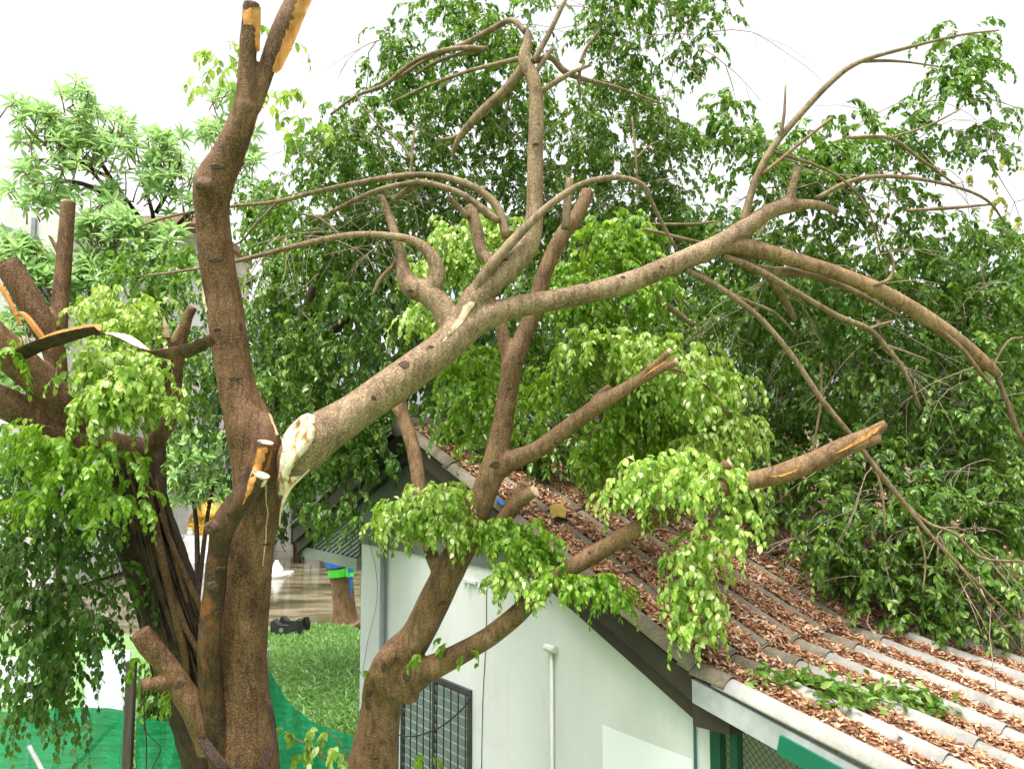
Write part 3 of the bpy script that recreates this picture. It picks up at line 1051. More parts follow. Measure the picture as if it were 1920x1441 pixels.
mb.branch([(470, 200, 5.38, 40), (488, 160, 5.4, 34), (503, 120, 5.42, 33), (526, 60, 5.45, 38), (560, -5, 5.5, 42), (592, -70, 5.55, 42)], 16, 5, 0.05)
mb.branch([(392, 352, 5.34, 40), (378, 345, 5.28, 30), (374, 335, 5.26, 10)], 12, 4, 0.1)
mb.branch([(490, 900, 5.42, 72), (497, 840, 5.42, 60), (500, 800, 5.42, 36), (498, 775, 5.42, 16)], 12, 4, 0.12)
trunk = mb.build('trunk', BARK, bt, voxel=0.0125, smooth_it=4)
# low cut branches at the left of the trunk
stubA = [(430, 1460, 5.42, 60), (398, 1330, 5.32, 46), (393, 1200, 5.26, 42), (402, 1110, 5.24, 42), (408, 1040, 5.22, 40), (420, 985, 5.2, 46), (440, 950, 5.2, 44), (462, 915, 5.2, 36)]
mb = MB()
mb.branch(stubA, 14, 5, 0.10)
pr1 = [(450, 940, 5.2, 32), (474, 890, 5.2, 32), (498, 829, 5.2, 31)]
pr2 = [(440, 965, 5.15, 32), (468, 925, 5.12, 32), (490, 890, 5.1, 33)]
mb.branch(pr1, 14, 5, 0.04)
mb.branch(pr2, 14, 5, 0.04)
mb.branch([(412, 990, 5.2, 30), (398, 988, 5.14, 24), (392, 990, 5.1, 26)], 12, 4, 0.08)
stub = mb.build('cut_branch', BARKS, bt, voxel=0.009, smooth_it=3)
cut_face(pr1, WOODC, stub, tilt=(0, -0.25, 0.7))
cut_face(pr2, WOODC, stub, tilt=(0.15, -0.2, 0.8))
mb = MB()
sB = [(400, 1400, 5.38, 60), (368, 1335, 5.32, 50), (340, 1290, 5.28, 44), (310, 1245, 5.25, 40), (280, 1208, 5.22, 42), (262, 1183, 5.2, 38)]
sC = [(325, 1280, 5.26, 34), (300, 1280, 5.2, 27), (265, 1284, 5.15, 24)]
mb.branch(sB, 14, 5, 0.08)
mb.branch(sC, 12, 5, 0.06)
stub2 = mb.build('cut_branch', BARK, bt, voxel=0.009, smooth_it=3)
cut_face(sC, KNOT, stub2)
# the torn limb
DL = [5.30, 5.30, 5.32, 5.36, 5.42, 5.5, 5.55, 5.62, 5.7, 5.8, 5.9, 6.0, 6.1, 6.15, 6.2, 6.25]
limb = [(526, 935, 10), (540, 895, 44), (562, 853, 80), (605, 812, 82), (660, 775, 72), (740, 720, 71), (822, 660, 66), (888, 605, 58), (960, 577, 43), (1073, 556, 40), (1173, 531, 40), (1270, 492, 38),
        (1350, 458, 40), (1400, 425, 35), (1440, 398, 29), (1480, 384, 29)]
limb = [(x, y, d, w_) for (x, y, w_), d in zip(limb, DL)]
mb = MB()
mb.branch(limb, 20, 6, 0.05)
mb.branch([(1470, 388, 6.24, 28), (1510, 383, 6.3, 20), (1540, 386, 6.4, 16), (1570, 396, 6.6, 11)], 12, 5, 0.06)
mb.branch([(1478, 390, 6.24, 22), (1486, 350, 6.24, 18), (1495, 315, 6.26, 16)], 12, 5, 0.05)
mb.branch([(855, 640, 5.58, 50), (885, 570, 5.62, 52), (905, 545, 5.64, 50), (950, 503, 5.68, 48), (985, 465, 5.72, 46), (1000, 425, 5.74, 36), (1003, 360, 5.76, 31), (1004, 280, 5.78, 30), (1006, 200, 5.8, 28),
           (1000, 150, 5.8, 27), (984, 112, 5.82, 26), (989, 80, 5.84, 18), (990, 55, 5.84, 9)], 18, 5, 0.05)
mb.branch([(900, 560, 5.68, 44), (912, 540, 5.72, 38), (925, 500, 5.78, 24), (900, 440, 5.85, 24), (885, 385, 5.9, 24)][0:3] + [(902, 470, 5.85, 24), (893, 430, 5.88, 25), (882, 385, 5.92, 24)], 14, 5, 0.05)
mb.branch([(850, 625, 5.6, 48), (830, 578, 5.66, 45), (800, 548, 5.7, 46), (772, 538, 5.72, 42), (757, 512, 5.74, 30), (752, 480, 5.76, 22), (738, 430, 5.8, 18), (726, 395, 5.84, 17), (712, 366, 5.86, 14)], 16, 5, 0.05)
mb.branch([(800, 550, 5.7, 38), (818, 525, 5.68, 34), (815, 490, 5.68, 28), (792, 462, 5.68, 22), (760, 447, 5.68, 17), (700, 440, 5.7, 15), (640, 443, 5.72, 13), (560, 460, 5.8, 12), (440, 490, 5.9, 9), (330, 510, 6.0, 7), (240, 520, 6.1, 4)], 12, 6, 0.05)
big = mb.build('torn_limb', BARKL, bt, voxel=0.0115, smooth_it=4)

mb = MB()
dl = [(1335, 468, 6.08, 30), (1365, 458, 6.12, 36), (1420, 468, 6.2, 32), (1500, 490, 6.3, 28), (1580, 516, 6.4, 27), (1660, 550, 6.5, 28), (1740, 597, 6.6, 27), (1800, 640, 6.7, 25), (1845, 678, 6.78, 22), (1872, 703, 6.82, 16)]
mb.branch(dl, 16, 6, 0.05)
dlo = mb.build('drooping_limb', BARKG, bt, smooth=True)
cut_face(dl, WOODC, dlo)
# thinner branches of the broken tree, each traced as its own rod
THIN = [
 [(1862, 690, 6.8, 9), (1885, 745, 6.85, 9), (1905, 800, 6.9, 8), (1930, 850, 7.0, 6)],
 [(950, 445, 5.7, 18), (932, 388, 5.72, 16), (895, 355, 5.74, 15), (850, 336, 5.76, 13), (800, 328, 5.8, 12), (740, 331, 5.85, 11), (680, 341, 5.9, 10), (600, 358, 6.0, 9), (520, 378, 6.1, 8), (440, 386, 6.2, 7), (370, 396, 6.3, 6), (310, 408, 6.35, 5), (255, 428, 6.4, 3)],
 [(935, 415, 5.68, 14), (900, 387, 5.7, 13), (860, 361, 5.72, 12), (800, 343, 5.74, 12), (760, 345, 5.76, 11), (705, 358, 5.8, 10), (640, 388, 5.9, 8), (580, 420, 6.0, 5)],
 [(795, 345, 5.76, 10), (765, 355, 5.8, 11), (735, 378, 5.85, 10)],
 [(888, 555, 5.58, 20), (905, 520, 5.58, 22), (945, 470, 5.58, 20), (1000, 412, 5.6, 16), (1050, 370, 5.62, 14), (1100, 342, 5.65, 12), (1160, 333, 5.7, 11), (1205, 347, 5.75, 10), (1222, 380, 5.8, 8), (1245, 425, 5.85, 7), (1268, 468, 5.9, 5)],
 [(878, 408, 5.86, 13), (858, 388, 5.84, 12), (838, 368, 5.82, 11)],
 [(1060, 430, 5.9, 16), (1063, 390, 5.9, 16), (1068, 335, 5.92, 14)],
 [(985, 120, 5.84, 22), (955, 162, 5.9, 20), (900, 213, 5.98, 18), (862, 258, 6.05, 13), (848, 292, 6.1, 8)],
 [(868, 252, 6.05, 10), (850, 258, 6.1, 8), (828, 262, 6.15, 6)],
 [(986, 108, 5.84, 12), (940, 118, 5.9, 9), (880, 133, 6.0, 7), (800, 162, 6.2, 6), (740, 190, 6.4, 4)],
 [(985, 60, 5.9, 12), (958, 38, 6.0, 11), (910, 62, 6.1, 12), (865, 85, 6.2, 10), (800, 112, 6.35, 7), (740, 150, 6.5, 5)],
 [(915, 92, 6.1, 11), (870, 90, 6.15, 10), (820, 98, 6.2, 9), (770, 120, 6.3, 8), (720, 160, 6.4, 8), (668, 180, 6.5, 6), (620, 215, 6.6, 4)],
 [(905, 95, 6.15, 10), (860, 102, 6.2, 8), (815, 118, 6.3, 7), (780, 140, 6.4, 4)],
 [(1000, 115, 5.82, 12), (1032, 108, 5.85, 11), (1060, 135, 5.9, 12), (1100, 150, 6.0, 9), (1160, 165, 6.2, 6), (1240, 195, 6.4, 4)],
 [(1012, 172, 5.8, 12), (1040, 155, 5.82, 11), (1075, 135, 5.85, 9), (1108, 122, 5.9, 5)],
 [(1005, 135, 5.8, 10), (1022, 110, 5.8, 9), (1038, 90, 5.8, 7)],
 [(1000, 115, 5.78, 12), (1030, 62, 5.8, 10), (1062, -5, 5.8, 8)],
 [(1088, 118, 5.86, 6), (1100, 90, 5.86, 6), (1124, 57, 5.86, 4)],
 [(955, 155, 5.9, 8), (953, 190, 5.95, 6), (948, 222, 6.0, 4)],
 [(1087, 130, 5.88, 6), (1086, 160, 5.88, 6), (1088, 190, 5.9, 3)],
 [(1395, 415, 6.15, 18), (1402, 385, 6.15, 15), (1420, 330, 6.15, 14), (1450, 275, 6.15, 13), (1500, 215, 6.18, 12), (1560, 152, 6.2, 11), (1612, 116, 6.22, 9), (1700, 90, 6.3, 7), (1800, 66, 6.4, 5), (1872, 57, 6.5, 3)],
 [(1462, 262, 6.15, 8), (1470, 215, 6.12, 6), (1473, 160, 6.1, 3)],
 [(1430, 326, 6.12, 6), (1490, 277, 6.1, 6), (1560, 221, 6.1, 5)],
 [(1612, 116, 6.22, 6), (1660, 114, 6.3, 6), (1705, 117, 6.4, 4), (1760, 125, 6.5, 3)],
 [(1450, 285, 6.2, 7), (1530, 310, 6.3, 6), (1590, 345, 6.4, 5), (1630, 400, 6.5, 4), (1650, 470, 6.6, 3)],
 [(1530, 372, 6.4, 9), (1600, 338, 6.5, 9), (1680, 331, 6.6, 8), (1780, 347, 6.7, 6), (1850, 375, 6.8, 5), (1885, 420, 6.9, 3)],
 [(1590, 258, 6.6, 7), (1668, 259, 6.65, 7), (1725, 298, 6.7, 6), (1790, 345, 6.8, 4)],
 [(1668, 259, 6.65, 5), (1740, 236, 6.7, 4), (1800, 205, 6.8, 3)],
 [(1700, 395, 6.9, 6), (1780, 390, 6.9, 7), (1870, 382, 6.9, 4)],
 [(1370, 472, 6.2, 24), (1420, 505, 6.3, 20), (1480, 510, 6.4, 18), (1530, 518, 6.5, 15), (1600, 545, 6.7, 11), (1680, 590, 6.9, 8)],
 [(1355, 480, 6.1, 14), (1420, 505, 6.15, 13), (1500, 552, 6.2, 12), (1570, 592, 6.25, 11), (1628, 616, 6.3, 10), (1660, 648, 6.35, 9), (1695, 695, 6.4, 8), (1725, 765, 6.5, 6)],
 [(1655, 645, 6.35, 6), (1700, 660, 6.4, 4), (1740, 675, 6.5, 3)],
 [(1630, 616, 6.3, 6), (1652, 608, 6.3, 5), (1672, 603, 6.3, 5)],
 [(1440, 515, 6.5, 18), (1470, 560, 6.6, 15), (1490, 600, 6.7, 11)],
 [(1285, 505, 6.0, 12), (1350, 540, 6.05, 11), (1420, 592, 6.1, 11), (1480, 660, 6.1, 11), (1540, 748, 6.1, 11), (1595, 815, 6.1, 10), (1645, 880, 6.1, 10), (1700, 948, 6.1, 9), (1760, 1020, 6.1, 8), (1830, 1090, 6.15, 6), (1895, 1155, 6.2, 4)],
 [(1300, 505, 6.05, 8), (1380, 555, 6.15, 7), (1450, 585, 6.2, 6), (1490, 625, 6.3, 3)],
 [(1690, 938, 6.1, 6), (1740, 980, 6.1, 6), (1790, 1000, 6.1, 6), (1840, 1045, 6.1, 6), (1918, 1052, 6.15, 4)],
 [(1640, 870, 6.1, 5), (1655, 930, 6.1, 5), (1660, 1000, 6.1, 3)],
 [(1720, 985, 6.1, 4), (1735, 1050, 6.1, 4), (1730, 1110, 6.1, 3)],
 [(1800, 1060, 6.1, 4), (1845, 1120, 6.1, 4), (1920, 1230, 6.2, 3)],
 [(1540, 680, 6.6, 6), (1538, 760, 6.6, 5), (1520, 865, 6.6, 4)],
 [(1745, 605, 6.6, 8), (1800, 650, 6.62, 8), (1840, 700, 6.66, 7), (1865, 730, 6.7, 5)],
 [(1640, 535, 6.4, 7), (1668, 522, 6.4, 7), (1675, 490, 6.4, 5), (1655, 455, 6.4, 3)],
 [(1860, 690, 6.8, 5), (1890, 640, 6.8, 4), (1918, 632, 6.8, 3)],
 [(760, 470, 5.78, 10), (735, 500, 5.75, 9), (712, 525, 5.72, 8), (698, 555, 5.7, 6)],
 [(770, 335, 5.85, 7), (774, 270, 5.9, 5), (780, 230, 5.95, 3)],
 [(772, 300, 5.9, 5), (745, 262, 5.95, 4), (700, 225, 6.0, 3), (665, 175, 6.05, 3)],
 [(1195, 335, 5.75, 5), (1190, 270, 5.8, 5), (1185, 220, 5.85, 4)],
 [(1190, 300, 5.78, 4), (1215, 275, 5.8, 3), (1240, 262, 5.8, 2)],
 [(520, 378, 6.1, 5), (480, 420, 6.1, 5), (455, 450, 6.1, 4), (435, 460, 6.1, 3)],
 [(640, 443, 5.75, 6), (600, 410, 5.8, 5), (560, 400, 5.85, 4)],
 [(1210, 430, 6.3, 7), (1300, 452, 6.4, 7), (1380, 470, 6.5, 5)],
 [(1222, 420, 6.4, 5), (1300, 420, 6.4, 5), (1345, 415, 6.4, 4)],
 [(1230, 560, 6.6, 12), (1260, 580, 6.7, 12), (1300, 610, 6.8, 9)],
]
for tl in THIN:
    mb = MB()
    mb.branch(tl, 8, 5, 0.06, wf=20)
    mb.build('branch', BARKTAN if tl[0][:2] in ((1430, 326),) else BARKT, bt, smooth=True)

bv = bvh_of([trunk, stub, stub2, big])
patch('torn_wound', [(592, 788), (588, 778), (577, 774), (564, 779), (552, 790), (542, 800), (532, 815), (528, 826), (530, 842), (525, 862), (523, 885), (519, 905), (520, 925), (526, 935), (530, 946), (536, 930), (545, 920), (552, 905), (570, 890), (552, 892), (543, 892), (546, 880), (556, 868), (564, 856), (577, 842), (588, 824), (593, 808)],
      bv, WOODG, big, 0.014, 0.030, 4, 5.25, nf=16)
patch('bark_hollow', [(588, 782), (582, 790), (572, 800), (560, 806), (570, 792)], bvh_of([trunk, big]), WOODO, big, 0.022, 0.004, 5, 5.25)
patch('split_wood', [(886, 562), (893, 566), (889, 574), (880, 584), (872, 598), (862, 610), (846, 626), (828, 643), (838, 624), (852, 604), (861, 590), (866, 576), (874, 566)], bv, WOODP, big, 0.012, 0.014, 5, 5.5)
mb = MB()
for pl in ([(530, 945, 5.24, 5), (545, 915, 5.24, 6), (580, 880, 5.25, 3)], [(528, 960, 5.26, 4), (533, 930, 5.24, 4), (560, 892, 5.24, 2)], [(524, 985, 5.28, 2), (528, 950, 5.26, 4), (538, 925, 5.24, 5)], [(512, 795, 5.3, 4), (508, 782, 5.3, 5), (504, 775, 5.3, 2)],
           [(520, 815, 5.3, 6), (515, 800, 5.3, 4), (511, 790, 5.3, 2)]):
    mb = MB(); mb.branch(pl, 5, 4, 0.2, wf=40)
    mb.build('wood_splinter', WOODP, big)
patch('orange_split', [(482, 838), (513, 838), (506, 880), (484, 886), (473, 920), (455, 946), (462, 915), (472, 880)], bv, WOODO, stub, 0.018, 0.003, 5, 5.15)
patch('pale_split', [(494, 897), (502, 900), (490, 920), (476, 942), (460, 965), (446, 985), (444, 980), (458, 950), (474, 925)], bv, WOODC, stub, 0.014, 0.003, 5, 5.1)
patch('bare_strip', [(556, -20), (594, -20), (572, 30), (552, 80), (528, 130), (518, 138), (505, 132), (515, 100), (536, 50)], bv, WOODO, trunk, 0.004, 0.001, 6, 5.4)
patch('broken_tip', [(455, 8), (470, 12), (489, 14), (489, 50), (487, 95), (481, 100), (476, 75), (474, 48), (457, 46), (454, 25)], bv, WOODO, trunk, 0.006, 0.002, 5, 5.3)
patch('bark_crack', [(497, 905), (501, 908), (500, 940), (504, 962), (500, 985), (500, 1010), (493, 1062), (491, 1060), (496, 1010), (497, 985), (500, 962), (496, 935)], bv, WOODC, trunk, 0.003, 0.001, 4, 5.35)
patch('bare_edge', [(376, 520), (381, 540), (389, 580), (386, 585), (379, 560)], bv, WOODP, trunk, 0.006, 0.003, 4, 5.4)


def knot(px, py, wd, ht, bvh, parent, mat=KNOT):
    """small branch scar: a raised ring of bark with a dark eye, set on the surface"""
    r = ray(px, py)
    L = np.linalg.norm(r)
    hit = bvh.ray_cast(Vector(CAM), Vector(r / L), 30)
    if hit[0] is None: return
    c = np.array(hit[0]); n_ = np.array(hit[1])
    if np.dot(n_, r) > 0: n_ = -n_
    d = hit[3] / L
    a, b_ = m2(wd, d) * 0.42, m2(ht, d) * 0.36
    x = np.cross(n_, UP); x /= np.linalg.norm(x) + 1e-9
    y = np.cross(n_, x)
    mb = MB()
    k = 14
    rings = [(1.3, -0.003), (1.0, 0.003), (0.7, 0.007), (0.45, 0.003), (0.2, 0.004)]
    for (s, h) in rings:
        for i in range(k):
            an = 2 * math.pi * i / k
            jj = 1 + 0.45 * noise.noise(Vector((px + math.cos(an) * 2, py + math.sin(an) * 2, s)))
            mb.v.append(tuple(c + x * a * s * jj * math.cos(an) + y * b_ * s * jj * math.sin(an) + n_ * h))
    for i in range(len(rings) - 1):
        for j in range(k):
            j2 = (j + 1) % k
            mb.f.append((i * k + j, i * k + j2, (i + 1) * k + j2, (i + 1) * k + j)); mb.m.append(0)
    mb.f.append(tuple((len(rings) - 1) * k + j for j in range(k))); mb.m.append(0)
    mb.build('knot', mat, parent, smooth=True)


for kx, ky, kw, kh in ((405, 487, 24, 10), (407, 617, 16, 7), (451, 612, 12, 18), (441, 709, 22, 10), (408, 312, 26, 14), (500, 1020, 18, 6)):
    knot(kx, ky, kw, kh, bv, trunk)
for kx, ky, kw, kh in ((757, 683, 20, 20), (700, 745, 10, 12), (808, 650, 12, 8), (1100, 531, 10, 8), (1168, 520, 10, 8), (1240, 500, 8, 7), (948, 487, 12, 7), (1004, 270, 14, 5), (1588, 514, 9, 7), (770, 545, 14, 8)):
    knot(kx, ky, kw, kh, bv, big)
for kx, ky, kw, kh in ((397, 1098, 18, 20), (393, 990, 20, 22), (415, 1065, 24, 10), (408, 1150, 10, 14)):
    knot(kx, ky, kw, kh, bv, stub)
knot(337, 1282, 16, 18, bv, stub2)
# ties round the foot of the trunk
mb = MB()
for k in range(5):
    mb.branch([(498 + k * 2, 1310, 5.32, 4), (512 + k, 1370, 5.28, 4), (510 - k * 3, 1410, 5.24, 4), (492 - k * 3, 1450, 5.2, 4), (470 - k * 4, 1500, 5.2, 4)], 5, 4, 0.1)
    mb.branch([(372 + k * 4, 1385, 5.25, 5), (395 + k * 5, 1420, 5.18, 6), (425 + k * 5, 1455, 5.16, 5)], 5, 4, 0.1)
mb.build('hanging_root', BARKD, bt, smooth=True)

# crown of the broken tree: top mass over the house and the mass sagging at the right
TOPB = [(860, 55, 95, 70, 8.6, .7), (750, 150, 75, 75, 8.6, .6), (900, 200, 160, 110, 9.2, 1), (690, 260, 100, 90, 9, .8), (625, 320, 80, 90, 9, .8), (800, 330, 200, 140, 9.6, 1.1),
        (1155, 80, 68, 105, 8.4, .45), (1190, 5, 100, 35, 8.4, .4), (1310, 50, 62, 75, 8.4, .35, .8), (1300, 125, 38, 45, 8.4, .25, .7), (1345, 20, 60, 30, 8.4, .3, .5),
        (1110, 275, 170, 120, 9.4, 1), (1250, 300, 85, 130, 9.4, .7), (1050, 420, 260, 110, 9.8, 1), (1215, 470, 140, 110, 9.8, .9), (950, 130, 80, 75, 8.8, .6), (1180, 185, 60, 55, 8.8, .4), (985, 30, 70, 40, 8.6, .4, .7),
        (720, 80, 40, 35, 8.6, .3, .4), (600, 280, 50, 50, 9, .4, .5)]
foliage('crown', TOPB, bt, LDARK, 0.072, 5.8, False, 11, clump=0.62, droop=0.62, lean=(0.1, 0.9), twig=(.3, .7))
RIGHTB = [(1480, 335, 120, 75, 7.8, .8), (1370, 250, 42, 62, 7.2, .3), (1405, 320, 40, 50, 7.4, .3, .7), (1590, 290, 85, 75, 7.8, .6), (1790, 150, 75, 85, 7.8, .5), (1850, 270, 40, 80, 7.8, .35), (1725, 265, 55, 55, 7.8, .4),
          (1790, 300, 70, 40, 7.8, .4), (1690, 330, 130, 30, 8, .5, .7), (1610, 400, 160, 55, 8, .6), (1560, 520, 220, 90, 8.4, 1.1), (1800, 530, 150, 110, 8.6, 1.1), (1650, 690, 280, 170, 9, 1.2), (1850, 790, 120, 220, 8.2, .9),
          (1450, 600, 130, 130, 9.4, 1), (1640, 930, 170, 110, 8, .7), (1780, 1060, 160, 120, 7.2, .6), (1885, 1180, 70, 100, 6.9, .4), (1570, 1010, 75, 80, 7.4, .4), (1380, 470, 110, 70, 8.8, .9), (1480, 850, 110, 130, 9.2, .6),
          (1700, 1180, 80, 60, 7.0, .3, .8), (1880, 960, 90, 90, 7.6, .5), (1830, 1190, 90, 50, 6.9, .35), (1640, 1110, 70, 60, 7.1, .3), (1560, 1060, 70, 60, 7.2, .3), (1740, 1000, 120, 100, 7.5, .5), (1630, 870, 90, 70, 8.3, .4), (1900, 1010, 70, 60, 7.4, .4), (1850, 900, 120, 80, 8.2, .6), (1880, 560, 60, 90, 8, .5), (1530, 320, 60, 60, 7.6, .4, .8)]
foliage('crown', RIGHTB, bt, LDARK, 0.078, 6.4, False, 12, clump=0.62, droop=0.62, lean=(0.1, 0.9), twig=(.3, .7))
for i, bl in enumerate([(425, 120, 38, 35, 5.9, .2), (395, 95, 30, 25, 5.9, .15), (440, 175, 26, 38, 5.9, .18), (400, 165, 25, 22, 5.9, .15), (530, 205, 35, 45, 5.9, .2), (565, 235, 30, 40, 5.9, .15), (600, 262, 25, 22, 5.8, .12), (558, 105, 18, 14, 5.8, .08), (490, 70, 14, 20, 5.7, .08)]):
    foliage('leafy_shoot', [bl], bt, LMID if i % 3 == 2 else LLIGHT, 0.085, 1.5, True, 130 + i, (0.15, 0.35), per=7)

def crown_twigs(blobs, parent, n, seed, mat):
    rg = np.random.default_rng(seed)
    mb = MB()
    wts = np.array([b[2] * b[3] for b in blobs], float); wts /= wts.sum()
    for k in range(n):
        cx, cy, rx, ry, d, rd = blobs[rg.choice(len(blobs), p=wts)][:6]
        a = rg.uniform(0, 6.283); q = 0.62 * rg.random() ** .5
        p = P(cx + q * rx * math.cos(a), cy + q * ry * math.sin(a), d - rd * rg.uniform(.3, 1.0))
        az = rg.uniform(0, 6.283)
        v_ = np.array([math.cos(az), 0.4 * math.sin(az), rg.uniform(-.35, .6)])
        L = rg.uniform(.5, 1.3); pts = [p]
        for j in range(6):
            v_ = v_ + np.array([rg.normal(0, .16), rg.normal(0, .1), -0.20 + rg.normal(0, .1)])
            pts.append(pts[-1] + v_ / np.linalg.norm(v_) * L / 6)
        r0_ = rg.uniform(.0035, .0075)
        mb.tube(pts, np.linspace(r0_, r0_ * .35, 7), 5, True)
        for f in range(int(rg.integers(1, 4))):
            j = int(rg.integers(1, 5)); v2 = pts[j + 1] - pts[j]; v2 = v2 / np.linalg.norm(v2) + rg.normal(0, .5, 3)
            e = pts[j] + v2 * L * .2; e2 = e + (v2 + np.array([0, 0, -.4])) * L * .16
            mb.tube([pts[j], e, e2], [r0_ * .6, r0_ * .45, r0_ * .25], 4, True)
    tag(mb.build('twigs', mat, parent, smooth=True), kind='stuff')


PALET = mat_bark('bark_pale_twig', (0.20, 0.145, 0.100), (0.31, 0.235, 0.170), (0.42, 0.34, 0.26), 0.3)
crown_twigs(TOPB[2:] + [(700, 420, 200, 120, 9.2, .8), (560, 500, 110, 120, 9, .8)], bt, 120, 201, PALET)
crown_twigs(RIGHTB, bt, 150, 202, PALET)

# ------------------------------------------------------------------ the second tree in front of the white wall
st = empty('pruned_tree', groundbase(665, 6.4), 'leaning tree with sawn branches and bright leaf tufts in front of the white house wall', 'tree')
mb = MB()
mb.branch([(655, 1890, 6.4, 130), (668, 1700, 6.4, 105), (690, 1480, 6.4, 97), (700, 1425, 6.4, 92), (713, 1335, 6.4, 76), (728, 1270, 6.38, 80), (748, 1232, 6.36, 74), (782, 1190, 6.34, 62), (814, 1127, 6.32, 60), (847, 1060, 6.3, 57), (882, 993, 6.28, 52),
           (905, 930, 6.26, 49), (925, 878, 6.25, 50), (938, 820, 6.26, 42), (945, 780, 6.28, 39), (955, 720, 6.3, 38), (963, 675, 6.32, 42), (982, 630, 6.36, 34), (1000, 585, 6.4, 32), (1022, 510, 6.44, 30), (1052, 445, 6.46, 30), (1075, 415, 6.46, 28), (1092, 385, 6.48, 26), (1103, 357, 6.5, 26)], 18, 5, 0.05)
mb.branch([(962, 690, 6.32, 34), (948, 650, 6.34, 28), (940, 615, 6.36, 25), (936, 590, 6.38, 23)], 12, 5, 0.05)
R1 = [(925, 885, 6.25, 46), (960, 863, 6.2, 38), (1007, 843, 6.14, 34), (1057, 807, 6.08, 33), (1107, 770, 6.02, 32), (1145, 745, 5.98, 29), (1207, 708, 5.92, 20), (1270, 677, 5.85, 15)]
R1b = [(1180, 725, 5.95, 18), (1215, 695, 5.9, 15), (1258, 657, 5.85, 13)]
R1c = [(1108, 765, 6.05, 20), (1125, 740, 6.06, 17), (1145, 725, 6.08, 15)]
R2 = [(915, 1010, 6.27, 40), (940, 980, 6.2, 31), (970, 938, 6.12, 30), (984, 905, 6.08, 22)]
R2b = [(962, 950, 6.12, 26), (985, 932, 6.06, 24), (1003, 920, 6.02, 22)]
R3 = [(735, 1290, 6.36, 60), (772, 1272, 6.3, 56), (800, 1256, 6.25, 50), (845, 1234, 6.2, 43), (910, 1198, 6.1, 38), (965, 1155, 6.05, 37), (1005, 1115, 6, 35), (1050, 1077, 5.95, 33), (1110, 1041, 5.9, 34), (1180, 1000, 5.82, 33), (1250, 958, 5.75, 33), (1320, 925, 5.7, 34),
      (1390, 905, 5.65, 35), (1455, 890, 5.6, 37), (1520, 867, 5.55, 38), (1580, 838, 5.5, 36), (1630, 812, 5.46, 24), (1662, 794, 5.44, 19)]
R3b = [(1575, 845, 5.5, 28), (1615, 832, 5.46, 22), (1652, 820, 5.44, 18)]
R3c = [(1310, 905, 5.7, 22), (1340, 885, 5.68, 23), (1370, 868, 5.66, 20)]
RL = [(835, 1085, 6.3, 40), (818, 1060, 6.34, 28), (806, 1030, 6.4, 26), (796, 980, 6.5, 26), (786, 910, 6.6, 27), (776, 845, 6.7, 28), (758, 785, 6.8, 25), (748, 735, 6.85, 22), (745, 700, 6.9, 18)]
RLb = [(765, 800, 6.78, 20), (745, 770, 6.8, 17), (735, 755, 6.85, 14)]
for br, sd_ in ((R1, 14), (R1b, 10), (R1c, 10), (R2, 14), (R2b, 12), (R3, 16), (R3b, 12), (R3c, 12), (RL, 12), (RLb, 10)):
    mb.branch(br, sd_, 5, 0.05)
# swollen, folded scar where the trunk forks
mb.branch([(745, 1300, 6.32, 50), (718, 1275, 6.24, 44), (715, 1248, 6.22, 40), (735, 1225, 6.24, 36), (760, 1235, 6.28, 30)], 12, 5, 0.15)
mb.branch([(690, 1310, 6.3, 26), (698, 1270, 6.24, 26), (722, 1228, 6.22, 22), (735, 1218, 6.22, 14)], 10, 5, 0.15)
mb.branch([(770, 1310, 6.3, 34), (762, 1275, 6.25, 36), (775, 1250, 6.24, 30)], 10, 5, 0.12)
strunk = mb.build('trunk', BARK2, st, voxel=0.0115, smooth_it=4)
bs = bvh_of([strunk])
for br in (R1, R1b, R2, R2b, R3c):
    cut_face(br, WOODC if br is not R2 else BARK2, strunk)
patch('pale_split', [(1652, 792), (1655, 797), (1648, 806), (1625, 822), (1590, 840), (1565, 850), (1600, 826), (1640, 800)], bs, WOODO, strunk, 0.005, 0.004, 5, 5.42)
patch('bare_strip', [(1440, 893), (1470, 885), (1505, 872), (1500, 880), (1465, 893)], bs, WOODO, strunk, 0.004, 0.003, 5, 5.55)
patch('pale_split', [(1262, 672), (1240, 684), (1215, 700), (1200, 712), (1225, 688), (1245, 676)], bs, WOODO, strunk, 0.004, 0.003, 5, 5.85)
for kx, ky, kw, kh in ((830, 1130, 16, 12), (893, 995, 18, 9), (930, 870, 26, 16), (997, 636, 12, 14), (975, 680, 9, 9), (955, 728, 10, 7), (1043, 830, 8, 8), (705, 1420, 14, 8), (690, 1325, 18, 9), (720, 1250, 10, 24), (762, 1266, 14, 26), (692, 1300, 12, 20), (1105, 1035, 8, 6)):
    knot(kx, ky, kw, kh, bs, strunk)
mb = MB()
for pl in ([(1075, 1130, 5.9, 5), (1050, 1105, 5.9, 6), (1020, 1085, 5.88, 5), (980, 1075, 5.85, 4), (930, 1065, 5.85, 2)], [(850, 1060, 6.1, 6), (830, 1000, 6.1, 6), (790, 960, 6.1, 5), (720, 960, 6.1, 3)],
           [(1230, 980, 5.7, 6), (1270, 930, 5.7, 6), (1330, 900, 5.7, 5), (1385, 930, 5.7, 3)], [(1200, 710, 5.9, 6), (1250, 690, 6.1, 6), (1320, 720, 6.3, 5), (1380, 800, 6.4, 3)]):
    mb.branch(pl, 6, 5, 0.1)
mb.build('shoot_stem', BARKTAN, st, smooth=True)
TU = dict(near=True, clump=0.1, droop=0.85)
